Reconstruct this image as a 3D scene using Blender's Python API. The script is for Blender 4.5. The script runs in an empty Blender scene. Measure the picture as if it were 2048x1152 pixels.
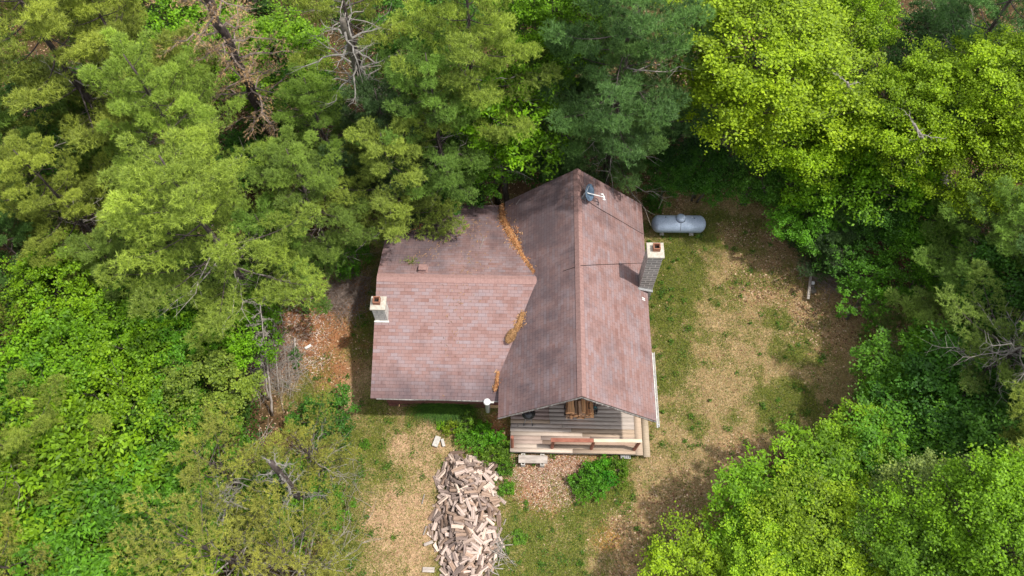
import bpy, math, random
import numpy as np
from mathutils import Vector, Matrix
PI = math.pi
rng = np.random.default_rng(7)
random.seed(7)
scene = bpy.context.scene
COL = scene.collection
R = math.radians

# ---------------------------------------------------------------- camera
F, PITCH, ROLL, YAW, H = 1536.057, 28.124, 0.406, -1.684, 32.713
cam_d = bpy.data.cameras.new('camera')
cam = bpy.data.objects.new('camera', cam_d); COL.objects.link(cam)
cam_d.sensor_width = 36.0
cam_d.lens = F / 2048 * 36.0
cam_d.clip_start = 0.5; cam_d.clip_end = 2000
CM = Matrix.Rotation(R(-YAW), 4, 'Z') @ Matrix.Rotation(R(PITCH), 4, 'X') @ Matrix.Rotation(R(-ROLL), 4, 'Z')
cam.matrix_world = Matrix.Translation((0, 0, H)) @ CM
scene.camera = cam

def at(px, py, z=0.0):
    """world point seen at photograph pixel (px, py) at height z"""
    d = CM.to_3x3() @ Vector(((px - 1024) / F, (576 - py) / F, -1.0))
    t = (z - H) / d.z
    return Vector((d.x * t, d.y * t, z))

# ---------------------------------------------------------------- world, sun, exposure
SUN_EL, SUN_AZ = 64.0, 98.0        # azimuth clockwise from +Y (north); sun in the east
world = bpy.data.worlds.new('World'); scene.world = world; world.use_nodes = True
wn = world.node_tree.nodes; wl = world.node_tree.links
bg = wn['Background']
sky = wn.new('ShaderNodeTexSky'); sky.sky_type = 'NISHITA'; sky.sun_disc = False
sky.sun_elevation = R(SUN_EL); sky.sun_rotation = R(SUN_AZ)
sky.dust_density = 2.5
haze_mix = wn.new('ShaderNodeMix'); haze_mix.data_type = 'RGBA'; haze_mix.inputs[0].default_value = .55     # thin bright cloud veil
wl.new(sky.outputs[0], haze_mix.inputs[6]); haze_mix.inputs[7].default_value = (6.2, 6.1, 5.9, 1)
wl.new(haze_mix.outputs[2], bg.inputs[0]); bg.inputs[1].default_value = 0.15
sd = bpy.data.lights.new('sun', 'SUN'); so = bpy.data.objects.new('sun', sd); COL.objects.link(so)
sd.energy = 2.7; sd.angle = R(2.0); sd.color = (1.0, 0.95, 0.87)
sdir = Vector((math.sin(R(SUN_AZ)) * math.cos(R(SUN_EL)), math.cos(R(SUN_AZ)) * math.cos(R(SUN_EL)), math.sin(R(SUN_EL))))
so.rotation_euler = sdir.to_track_quat('Z', 'Y').to_euler()
vs = scene.view_settings
vs.view_transform = 'Standard'; vs.look = 'None'; vs.exposure = 0.72; vs.gamma = 1.0

# ---------------------------------------------------------------- materials
def newmat(name):
    m = bpy.data.materials.new(name); m.use_nodes = True
    return m, m.node_tree.nodes, m.node_tree.links, m.node_tree.nodes['Principled BSDF']

def ramp(nodes, stops):
    r = nodes.new('ShaderNodeValToRGB'); e = r.color_ramp.elements
    e[0].position = stops[0][0]; e[0].color = (*stops[0][1], 1)
    e[1].position = stops[1][0]; e[1].color = (*stops[1][1], 1)
    for p, c in stops[2:]:
        x = e.new(p); x.color = (*c, 1)
    return r

def mix(nodes, links, mode, fac, a, b):
    m = nodes.new('ShaderNodeMix'); m.data_type = 'RGBA'; m.blend_type = mode
    for sock, v in ((0, fac), (6, a), (7, b)):
        if hasattr(v, 'default_value') or hasattr(v, 'is_linked'): links.new(v, m.inputs[sock])
        elif sock == 0: m.inputs[0].default_value = v
        else: m.inputs[sock].default_value = (*v, 1)
    return m.outputs[2]

def noise(nodes, links, scale, detail=4, rough=.6, vec=None, coord='Object', stretch=None):
    n = nodes.new('ShaderNodeTexNoise'); n.inputs['Scale'].default_value = scale
    n.inputs['Detail'].default_value = detail; n.inputs['Roughness'].default_value = rough
    if vec is None:
        t = nodes.new('ShaderNodeTexCoord'); vec = t.outputs[coord]
    if stretch:
        mp = nodes.new('ShaderNodeMapping'); mp.inputs['Scale'].default_value = stretch
        links.new(vec, mp.inputs[0]); vec = mp.outputs[0]
    links.new(vec, n.inputs['Vector'])
    return n.outputs['Fac']

def mottled(name, c1, c2, scale=6, rough=.85, metal=0, stretch=None, bump=.0, c3=None):
    m, n, l, p = newmat(name)
    f = noise(n, l, scale, 6, .65, stretch=stretch)
    st = [(.32, c1), (.68, c2)] + ([(.8, c3)] if c3 else [])
    r = ramp(n, st); l.new(f, r.inputs[0]); l.new(r.outputs[0], p.inputs['Base Color'])
    p.inputs['Roughness'].default_value = rough; p.inputs['Metallic'].default_value = metal
    if bump:
        b = n.new('ShaderNodeBump'); b.inputs['Strength'].default_value = bump; b.inputs['Distance'].default_value = .02
        l.new(f, b.inputs['Height']); l.new(b.outputs[0], p.inputs['Normal'])
    return m

def foliage(name, spread=.5, trans=.35, yellow=(1.25, 1.08, .7)):
    """leaf colour comes from the object's own colour, varied leaf by leaf"""
    m, n, l, p = newmat(name)
    oi = n.new('ShaderNodeObjectInfo')
    a = n.new('ShaderNodeAttribute'); a.attribute_name = 'rnd'
    hi = mix(n, l, 'MULTIPLY', 1.0, oi.outputs['Color'], yellow)
    c = mix(n, l, 'MIX', a.outputs['Fac'], oi.outputs['Color'], hi)
    mr = n.new('ShaderNodeMapRange'); l.new(a.outputs['Fac'], mr.inputs[0])
    mr.inputs[3].default_value = 1 - spread; mr.inputs[4].default_value = 1 + spread
    v = n.new('ShaderNodeVectorMath'); v.operation = 'SCALE'
    l.new(c, v.inputs[0]); l.new(mr.outputs[0], v.inputs['Scale'])
    out = n['Material Output']
    l.new(v.outputs[0], p.inputs['Base Color'])
    p.inputs['Roughness'].default_value = .55
    p.inputs['Specular IOR Level'].default_value = .35
    t = n.new('ShaderNodeBsdfTranslucent'); l.new(v.outputs[0], t.inputs[0])
    ms = n.new('ShaderNodeMixShader'); ms.inputs[0].default_value = trans
    l.new(p.outputs[0], ms.inputs[1]); l.new(t.outputs[0], ms.inputs[2]); l.new(ms.outputs[0], out.inputs[0])
    return m

def shingle(name, stain, cA=(.285, .178, .163), cB=(.29, .225, .232), cD=(.215, .118, .103), stainc=(.105, .08, .088)):
    """UV in metres: u along the courses, v up the slope; asphalt tabs with blotchy colour runs, granules and staining"""
    m, n, l, p = newmat(name)
    uv = n.new('ShaderNodeUVMap'); uv.uv_map = 'metres'
    def brick(bw, rh, mort, sm):
        b = n.new('ShaderNodeTexBrick'); l.new(uv.outputs[0], b.inputs[0])
        b.inputs['Scale'].default_value = 1; b.inputs['Brick Width'].default_value = bw
        b.inputs['Row Height'].default_value = rh; b.inputs['Mortar Size'].default_value = mort
        b.inputs['Mortar Smooth'].default_value = sm; b.inputs['Bias'].default_value = 0
        b.inputs['Color1'].default_value = (0, 0, 0, 1); b.inputs['Color2'].default_value = (1, 1, 1, 1)
        b.inputs['Mortar'].default_value = (.5, .5, .5, 1)
        return b
    b1 = brick(.30, .145, .006, .6)                # tabs
    b2 = brick(.62, .145, .0, .0)                   # longer colour runs
    b2.offset = .37
    g = noise(n, l, 1.3, 3, .6, vec=uv.outputs[0])
    s1 = n.new('ShaderNodeMath'); s1.operation = 'MULTIPLY_ADD'; l.new(b1.outputs[0], s1.inputs[0]); s1.inputs[1].default_value = .40
    s2 = n.new('ShaderNodeMath'); s2.operation = 'MULTIPLY_ADD'; l.new(b2.outputs[0], s2.inputs[0]); s2.inputs[1].default_value = .40
    l.new(s2.outputs[0], s1.inputs[2]); l.new(g, s2.inputs[2])
    mm = n.new('ShaderNodeMath'); mm.operation = 'MULTIPLY'; l.new(s1.outputs[0], mm.inputs[0]); mm.inputs[1].default_value = .62
    r = ramp(n, [(.22, cD), (.50, cA), (.78, cB)]); l.new(mm.outputs[0], r.inputs[0])
    gr = noise(n, l, 60, 3, .8, vec=uv.outputs[0])
    gr_r = ramp(n, [(.3, (.62, .62, .62)), (.7, (1.32, 1.3, 1.3))]); l.new(gr, gr_r.inputs[0])
    c = mix(n, l, 'MULTIPLY', .85, r.outputs[0], gr_r.outputs[0])
    a = n.new('ShaderNodeAttribute'); a.attribute_name = 'stain'
    sn = noise(n, l, 1.1, 5, .62, vec=uv.outputs[0], stretch=(1.0, .55, 1))
    sn2 = noise(n, l, 5, 5, .7, vec=uv.outputs[0], stretch=(1.6, .4, 1))
    ad = n.new('ShaderNodeMath'); ad.operation = 'MULTIPLY_ADD'; l.new(sn, ad.inputs[0]); ad.inputs[1].default_value = 2.0; l.new(a.outputs['Fac'], ad.inputs[2])
    ad2 = n.new('ShaderNodeMath'); ad2.operation = 'MULTIPLY_ADD'; l.new(sn2, ad2.inputs[0]); ad2.inputs[1].default_value = .45; l.new(ad.outputs[0], ad2.inputs[2])
    sr = n.new('ShaderNodeMapRange'); l.new(ad2.outputs[0], sr.inputs[0])
    sr.inputs[1].default_value = 1.22; sr.inputs[2].default_value = 2.1; sr.inputs[4].default_value = stain
    c = mix(n, l, 'MIX', sr.outputs[0], c, stainc)
    mo = mix(n, l, 'MULTIPLY', b1.outputs['Fac'], c, (.52, .48, .48))
    l.new(mo, p.inputs['Base Color']); p.inputs['Roughness'].default_value = .95
    p.inputs['Specular IOR Level'].default_value = .2
    bu = n.new('ShaderNodeBump'); bu.invert = True; bu.inputs['Strength'].default_value = .6; bu.inputs['Distance'].default_value = .01
    l.new(b1.outputs['Fac'], bu.inputs['Height']); l.new(bu.outputs[0], p.inputs['Normal'])
    return m

M = {}
M['leaf'] = foliage('leaf', .5, .38)
M['needle'] = foliage('pine_needle', .62, .18, (1.25, 1.12, .8))
M['blade'] = foliage('grass_blade', .5, .25, (1.5, 1.15, .8))
M['bark_pine'] = mottled('pine_bark', (.028, .02, .017), (.12, .09, .085), 9, stretch=(1, 1, .35), bump=.8)
M['bark'] = mottled('grey_bark', (.05, .04, .03), (.17, .15, .12), 9, stretch=(1, 1, .35), bump=.8)
M['dead'] = mottled('dead_wood', (.17, .145, .125), (.40, .36, .32), 5, bump=.5)
M['dead_brown'] = mottled('brown_dead_twigs', (.12, .09, .075), (.32, .25, .21), 5)
M['graylimb'] = mottled('grey_lichened_limb', (.10, .09, .08), (.30, .28, .25), 7)
M['birch'] = mottled('pale_birch_bark', (.35, .29, .25), (.62, .55, .50), 6, stretch=(1, 1, .3))
M['wall'] = mottled('brown_stained_siding', (.10, .035, .028), (.20, .075, .058), 7, stretch=(1, 1, .2))
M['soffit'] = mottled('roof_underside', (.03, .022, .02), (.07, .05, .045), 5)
M['fascia'] = mottled('brown_fascia', (.09, .045, .04), (.2, .12, .1), 9)
M['metal_edge'] = mottled('pale_drip_edge', (.10, .09, .085), (.36, .34, .32), 9)
M['cap_concrete'] = mottled('pale_concrete_cap', (.34, .30, .24), (.56, .52, .45), 9, c3=(.42, .31, .21))
M['clay'] = mottled('clay_flue', (.22, .085, .048), (.33, .15, .09), 14)
M['flue_black'] = mottled('flue_black', (.006, .006, .006), (.012, .011, .01), 14)
M['white'] = mottled('white_paint', (.62, .62, .62), (.82, .82, .80), 12, rough=.5)
M['gutter'] = mottled('white_gutter', (.55, .54, .5), (.82, .80, .76), 9, rough=.5)
M['dish'] = mottled('grey_dish_paint', (.10, .155, .23), (.125, .185, .26), 14, rough=.45)
M['galv'] = mottled('galvanised_metal', (.25, .26, .27), (.5, .51, .52), 18, rough=.45, metal=.6)
M['black'] = mottled('black_enamel', (.012, .012, .014), (.03, .03, .032), 12, rough=.3)
M['tank'] = mottled('weathered_grey_tank_paint', (.24, .31, .42), (.41, .49, .62), 22, rough=.5, bump=.2)
M['tank_dark'] = mottled('dark_stain', (.07, .08, .10), (.14, .15, .18), 12)
M['teal'] = mottled('teal_paint', (.10, .36, .42), (.22, .52, .56), 8, rough=.45)
M['red_stain'] = mottled('red_brown_stained_wood', (.22, .075, .05), (.36, .14, .09), 9, stretch=(.4, 1, 1))
M['cement'] = mottled('cement_block', (.36, .34, .31), (.58, .55, .50), 12, bump=.4)
M['glass'] = mottled('dark_window', (.01, .012, .014), (.03, .035, .04), 2, rough=.1)
M['cable'] = mottled('black_cable', (.012, .01, .01), (.03, .02, .02), 8)
M['straw'] = mottled('dry_nest_straw', (.16, .085, .035), (.42, .27, .13), 14, bump=.5)
M['curtain'] = mottled('pale_grey_metal', (.3, .3, .3), (.5, .5, .5), 4, rough=.4)
M['sheet'] = mottled('weathered_board', (.26, .22, .19), (.52, .46, .41), 7, stretch=(.3, 1, 1), bump=.3)
M['siding2'] = mottled('pale_orange_timber', (.40, .25, .11), (.6, .42, .2), 7)

def brickmat(name, c1, c2, mortar, bw, rh, ms):
    m, n, l, p = newmat(name)
    uv = n.new('ShaderNodeUVMap'); uv.uv_map = 'metres'
    b = n.new('ShaderNodeTexBrick'); l.new(uv.outputs[0], b.inputs[0]); b.inputs['Scale'].default_value = 1
    b.inputs['Brick Width'].default_value = bw; b.inputs['Row Height'].default_value = rh; b.inputs['Mortar Size'].default_value = ms
    b.inputs['Color1'].default_value = (*c1, 1); b.inputs['Color2'].default_value = (*c2, 1); b.inputs['Mortar'].default_value = (*mortar, 1)
    g = noise(n, l, 9, 6, .7, vec=uv.outputs[0]); r = ramp(n, [(.3, (.6, .6, .6)), (.7, (1.3, 1.3, 1.25))]); l.new(g, r.inputs[0])
    l.new(mix(n, l, 'MULTIPLY', .8, b.outputs[0], r.outputs[0]), p.inputs['Base Color']); p.inputs['Roughness'].default_value = .9
    bu = n.new('ShaderNodeBump'); bu.inputs['Distance'].default_value = .01; bu.inputs['Strength'].default_value = .6; bu.invert = True
    l.new(b.outputs['Fac'], bu.inputs['Height']); l.new(bu.outputs[0], p.inputs['Normal'])
    return m
M['greybrick'] = brickmat('grey_brick', (.22, .21, .20), (.34, .325, .315), (.58, .56, .52), .4, .19, .018)
M['whitebrick'] = brickmat('pale_block', (.52, .51, .48), (.62, .60, .56), (.33, .33, .34), .42, .2, .012)

def attrmat(name, base_mul=1.0, rough=.9, gs=30, gstretch=None, gain=(.7, 1.25)):
    """base colour painted per face/vertex as the thing's own colour (attribute 'col') with fine procedural grain"""
    m, n, l, p = newmat(name)
    a = n.new('ShaderNodeAttribute'); a.attribute_name = 'col'
    g = noise(n, l, gs, 5, .7, stretch=gstretch); r = ramp(n, [(.3, (gain[0],) * 3), (.7, (gain[1],) * 3)]); l.new(g, r.inputs[0])
    l.new(mix(n, l, 'MULTIPLY', 1.0, a.outputs['Color'], r.outputs[0]), p.inputs['Base Color'])
    p.inputs['Roughness'].default_value = rough; p.inputs['Specular IOR Level'].default_value = .25
    return m
M['boards'] = attrmat('deck_board_wood', gs=7, gstretch=(.5, 7, 7), gain=(.8, 1.15))
M['litter'] = attrmat('fallen_leaf', gs=20)

def logmat(name, a, b, scale=7):
    """split wood: tone varies from log to log"""
    m, n, l, p = newmat(name)
    oi = n.new('ShaderNodeObjectInfo')
    f = noise(n, l, scale, 6, .7, stretch=(.18, 3.5, 3.5))
    r = ramp(n, [(.3, a), (.72, b)]); l.new(f, r.inputs[0])
    l.new(mix(n, l, 'MULTIPLY', 1.0, r.outputs[0], oi.outputs['Color']), p.inputs['Base Color'])
    p.inputs['Roughness'].default_value = .92
    bu = n.new('ShaderNodeBump'); bu.inputs['Distance'].default_value = .015; bu.inputs['Strength'].default_value = .6
    l.new(f, bu.inputs['Height']); l.new(bu.outputs[0], p.inputs['Normal'])
    return m
M['split'] = logmat('split_wood_face', (.30, .235, .19), (.66, .56, .49))
M['logbark'] = logmat('log_bark', (.12, .09, .075), (.36, .29, .25), 10)

# ---------------------------------------------------------------- mesh helpers
class MB:
    def __init__(s): s.v = []; s.f = []; s.m = []; s.uv = []; s.has_uv = False
    def add(s, vs, fs, mi=0, uvs=None):
        o = len(s.v); s.v += [tuple(v) for v in vs]
        for i, f in enumerate(fs):
            s.f.append([o + k for k in f]); s.m.append(mi)
            s.uv.append(uvs[i] if uvs else [(0, 0)] * len(f))
        if uvs: s.has_uv = True
    def box(s, c, d, rz=0, mi=0, rx=0, ry=0):
        x, y, z = d[0] / 2, d[1] / 2, d[2] / 2
        mt = Matrix.Translation(c) @ Matrix.Rotation(rz, 4, 'Z') @ Matrix.Rotation(ry, 4, 'Y') @ Matrix.Rotation(rx, 4, 'X')
        vs = [mt @ Vector((a * x, b * y, e * z)) for e in (-1, 1) for a, b in ((-1, -1), (1, -1), (1, 1), (-1, 1))]
        fs = [(3, 2, 1, 0), (4, 5, 6, 7), (0, 1, 5, 4), (1, 2, 6, 5), (2, 3, 7, 6), (3, 0, 4, 7)]
        uvs = [[(0, 0), (d[0], 0), (d[0], d[1]), (0, d[1])]] * 2
        for k, (w, q) in enumerate(((d[0], d[2]), (d[1], d[2]), (d[0], d[2]), (d[1], d[2]))):
            uvs = uvs + [[(k * 3.3, 0), (k * 3.3 + w, 0), (k * 3.3 + w, q), (k * 3.3, q)]]
        s.add(vs, fs, mi, uvs)
    def tube(s, pts, rad, n=8, mi=0, cap=True):
        pts = [Vector(p) for p in pts]
        if not hasattr(rad, '__len__'): rad = [rad] * len(pts)
        vs = []; fs = []
        prev = None
        for i, p in enumerate(pts):
            t = (pts[min(i + 1, len(pts) - 1)] - pts[max(i - 1, 0)])
            if t.length < 1e-6: t = Vector((0, 0, 1))
            t.normalize()
            if prev is None: u = t.orthogonal().normalized()
            else:
                u = prev - t * prev.dot(t)
                u = u.normalized() if u.length > 1e-5 else t.orthogonal().normalized()
            prev = u; w = t.cross(u)
            for k in range(n):
                a = 2 * PI * k / n
                vs.append(p + (u * math.cos(a) + w * math.sin(a)) * rad[i])
        for i in range(len(pts) - 1):
            for k in range(n):
                a = i * n + k; b = i * n + (k + 1) % n
                fs.append((a, b, b + n, a + n))
        if cap:
            fs.append(tuple(range(n - 1, -1, -1))); fs.append(tuple(range((len(pts) - 1) * n, len(pts) * n)))
        s.add(vs, fs, mi)
    def lathe(s, c, prof, n=24, mi=0, axis='Z', mt=None):
        vs = []; fs = []
        for r_, z in prof:
            for k in range(n):
                a = 2 * PI * k / n
                v = Vector((r_ * math.cos(a), r_ * math.sin(a), z))
                if axis == 'X': v = Vector((z, r_ * math.cos(a), r_ * math.sin(a)))
                if mt: v = mt @ v
                vs.append(v + Vector(c))
        for i in range(len(prof) - 1):
            for k in range(n):
                a = i * n + k; b = i * n + (k + 1) % n
                fs.append((a, b, b + n, a + n))
        s.add(vs, fs, mi)
    def build(s, name, mats, parent=None, smooth=False, loc=None, bevel=0):
        me = bpy.data.meshes.new(name); me.from_pydata(s.v, [], s.f)
        for m in (mats if isinstance(mats, (list, tuple)) else [mats]): me.materials.append(M[m] if isinstance(m, str) else m)
        me.polygons.foreach_set('material_index', s.m)
        if s.has_uv:
            ul = me.uv_layers.new(name='metres'); fl = [c for f in s.uv for q in f for c in q]; ul.data.foreach_set('uv', fl)
        if smooth: me.polygons.foreach_set('use_smooth', [True] * len(s.f))
        me.update()
        o = bpy.data.objects.new(name, me); COL.objects.link(o)
        if parent: o.parent = parent
        if loc: o.location = loc
        if bevel:
            b = o.modifiers.new('bevel', 'BEVEL'); b.width = bevel; b.segments = 2; b.limit_method = 'ANGLE'
        return o

def npmesh(name, V, Fc, mats, rnd=None, col=None, parent=None, mi=None):
    """V (N,3), Fc (M,k) all faces k-sided; rnd per face value, col per face colour"""
    me = bpy.data.meshes.new(name); k = Fc.shape[1]
    me.vertices.add(len(V)); me.vertices.foreach_set('co', V.astype(np.float32).ravel())
    me.loops.add(Fc.size); me.loops.foreach_set('vertex_index', Fc.astype(np.int32).ravel())
    me.polygons.add(len(Fc)); me.polygons.foreach_set('loop_start', np.arange(0, Fc.size, k, dtype=np.int32))
    for m in mats: me.materials.append(M[m])
    if mi is not None: me.polygons.foreach_set('material_index', mi.astype(np.int32))
    if rnd is not None:
        a = me.attributes.new('rnd', 'FLOAT', 'FACE'); a.data.foreach_set('value', rnd.astype(np.float32))
    if col is not None:
        a = me.attributes.new('col', 'FLOAT_COLOR', 'FACE')
        a.data.foreach_set('color', np.concatenate([col, np.ones((len(col), 1))], 1).astype(np.float32).ravel())
    me.update(calc_edges=True)
    o = bpy.data.objects.new(name, me); COL.objects.link(o)
    if parent: o.parent = parent
    return o

def tag(o, label=None, cat=None, group=None, kind=None):
    if label: o['label'] = label
    if cat: o['category'] = cat
    if group: o['group'] = group
    if kind: o['kind'] = kind
    return o
def thing(name, label, cat, loc=(0, 0, 0), rz=0, group=None):
    o = bpy.data.objects.new(name, None); COL.objects.link(o)
    o.empty_display_size = .3; o.location = loc; o.rotation_euler = (0, 0, rz)
    return tag(o, label, cat, group)
def dup(root, children):
    c = root.copy(); COL.objects.link(c)
    for ch in children:
        k = ch.copy(); COL.objects.link(k); k.parent = c
    return c

# numpy value noise
_lat = rng.random((256, 256))
def vnoise(x, y):
    xi = np.floor(x).astype(int); yi = np.floor(y).astype(int); fx = x - xi; fy = y - yi
    fx = fx * fx * (3 - 2 * fx); fy = fy * fy * (3 - 2 * fy)
    a = _lat[xi % 256, yi % 256]; b = _lat[(xi + 1) % 256, yi % 256]; c = _lat[xi % 256, (yi + 1) % 256]; d = _lat[(xi + 1) % 256, (yi + 1) % 256]
    return (a * (1 - fx) + b * fx) * (1 - fy) + (c * (1 - fx) + d * fx) * fy
def fbm(x, y, sc=1.0, o=4):
    t = 0; a = 1; s = 0
    for i in range(o):
        t = t + a * vnoise(x * sc + 17.3 * i, y * sc + 9.1 * i); s += a; a *= .55; sc *= 2.1
    return t / s

# ================================================================= GROUND
# what grows where: soft patches at places on the ground (photo pixel -> ground point)
def sstep(a, b, x):
    t = np.clip((x - a) / (b - a), 0, 1); return t * t * (3 - 2 * t)
def patch(X, Y, px, py, rp, rq=None, edge=.5):
    c = at(px, py, 0); rx = rp / 42.; ry = (rq or rp) / 38.
    n = fbm(X + px * .01, Y, .9, 4) - .5
    d = np.sqrt(((X - c.x) / rx) ** 2 + ((Y - c.y) / ry) ** 2) + n * 1.1
    return 1 - sstep(1 - edge, 1 + edge, d)
POLY = [at(*p) for p in ((600, 1230), (660, 1040), (640, 900), (560, 800), (490, 770), (500, 690), (560, 600), (680, 520), (750, 440),
                         (1270, 370), (1500, 400), (1600, 460), (1720, 540), (1790, 590), (1880, 640), (1790, 730), (1720, 800), (1590, 890), (1480, 960), (1400, 1060), (1330, 1230))]
def inside(X, Y):
    r_ = np.zeros(X.shape, bool); n = len(POLY); j = n - 1
    for i in range(n):
        a, b = POLY[i], POLY[j]
        c = ((a.y > Y) != (b.y > Y)) & (X < (b.x - a.x) * (Y - a.y) / (b.y - a.y + 1e-9) + a.x)
        r_ ^= c; j = i
    return r_
def _clear_mask(X, Y):
    acc = 0
    nx = (fbm(X, Y, .7, 4) - .5) * 2.2; ny = (fbm(X + 50, Y + 31, .7, 4) - .5) * 2.2
    for dx, dy in ((0, 0), (.5, 0), (-.5, 0), (0, .5), (0, -.5)):
        acc = acc + inside(X + nx + dx, Y + ny + dy)
    return acc / 5.
GREEN = [(1360, 520, 75, 90), (1330, 690, 45, 130), (1400, 470, 90, 40), (1600, 690, 42, 40), (1560, 640, 30, 20), (1500, 560, 60, 30), (1570, 800, 60, 40), (1385, 850, 25, 18),
         (1070, 1100, 70, 80), (1140, 1020, 50, 40), (1040, 1130, 50, 70), (1210, 1000, 50, 35), (880, 825, 130, 26), (725, 680, 22, 140),
         (680, 880, 100, 110), (620, 980, 120, 120), (840, 940, 40, 60), (700, 1100, 70, 60), (900, 865, 60, 22), (1320, 640, 26, 100), (1010, 900, 60, 30), (640, 780, 70, 50), (790, 850, 50, 20), (1010, 1000, 30, 70), (1480, 470, 60, 40)]
BARE = [(840, 1000, 32, 150), (780, 1050, 55, 80), (700, 780, 40, 60), (850, 890, 40, 40), (800, 900, 30, 40)]
RED = [(620, 660, 110, 90), (660, 740, 50, 50), (700, 600, 50, 60), (590, 700, 50, 60), (1100, 940, 90, 45), (1085, 985, 60, 40), (560, 680, 60, 80), (1000, 860, 26, 30)]
LEAVES = [(1720, 590, 80, 50), (1560, 470, 80, 40), (1530, 560, 80, 60), (1640, 640, 70, 60), (1770, 640, 50, 22), (1480, 470, 40, 30), (1300, 400, 90, 40), (1600, 560, 60, 30), (1380, 1060, 70, 70), (1280, 1080, 60, 60), (1480, 900, 50, 30)]
TAN = [(1420, 900, 90, 60), (1480, 690, 60, 60), (1340, 960, 60, 60), (1430, 780, 60, 50)]
def _ground_weights(X, Y):
    cl = _clear_mask(X, Y)
    def acc(L, e=.5):
        a = 0 * X
        for t in L: a = np.maximum(a, patch(X, Y, *t, edge=e))
        return a
    g = acc(GREEN); b = acc(BARE); rd = acc(RED); lv = acc(LEAVES); tn = acc(TAN)
    n1 = fbm(X + 3, Y + 8, 1.3, 5); n2 = fbm(X + 13, Y + 28, 3.1, 4)
    g = np.clip(g * 1.0 + (n1 - .50) * 2.6 + (n2 - .5) * 1.3, 0, 1) * (1 - .8 * b) * (1 - .75 * rd) * (1 - .55 * lv) * (1 - .5 * tn)
    return cl, g, b, rd, lv, tn
_gx = np.arange(-36, 36.01, .1); _gy = np.arange(0, 41.01, .1)
_G = _ground_weights(*np.meshgrid(_gx, _gy, indexing='ij'))
def ground_weights(X, Y):
    i = np.clip(((X + 36) / .1 + .5).astype(int), 0, len(_gx) - 1); j = np.clip((Y / .1 + .5).astype(int), 0, len(_gy) - 1)
    return tuple(g[i, j] for g in _G)
def clear_mask(X, Y): return ground_weights(X, Y)[0]
def ground_color(X, Y):
    cl, g, b, rd, lv, tn = ground_weights(X, Y)
    C = lambda *c: np.array(c)
    n = fbm(X, Y, 6, 3)[..., None]; n3 = fbm(X + 90, Y, .5, 3)[..., None]
    straw = C(.235, .175, .075) * (1 - n) + C(.37, .28, .145) * n
    c = straw
    def lay(c, w, k): return c * (1 - w[..., None]) + k * w[..., None]
    c = lay(c, tn * .7, C(.35, .25, .145))
    c = lay(c, b, C(.38, .25, .16) * (1 - n) + C(.47, .33, .22) * n)
    c = lay(c, lv * .75, C(.28, .17, .095) * (1 - n) + C(.44, .28, .175) * n)
    c = lay(c, rd * .9, C(.26, .105, .05) * (1 - n) + C(.40, .19, .105) * n)
    c = lay(c, patch(X, Y, 600, 738, 26, 14, .3), C(.48, .25, .09))
    c = lay(c, patch(X, Y, 1100, 955, 80, 35, .5) * .85, C(.22, .12, .085) * (1 - n) + C(.34, .21, .16) * n)
    c = lay(c, patch(X, Y, 1215, 1075, 26, 18, .4) * .7, C(.30, .15, .03))
    c = lay(c, g * .92, C(.10, .125, .022) * (1 - n) + C(.19, .205, .05) * n)
    fl = C(.06, .038, .022) * (1 - n) + C(.16, .095, .055) * n
    fl = fl * (1 - .4 * n3) + C(.03, .05, .012) * .4 * n3
    return c * cl[..., None] + fl * (1 - cl[..., None])

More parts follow.
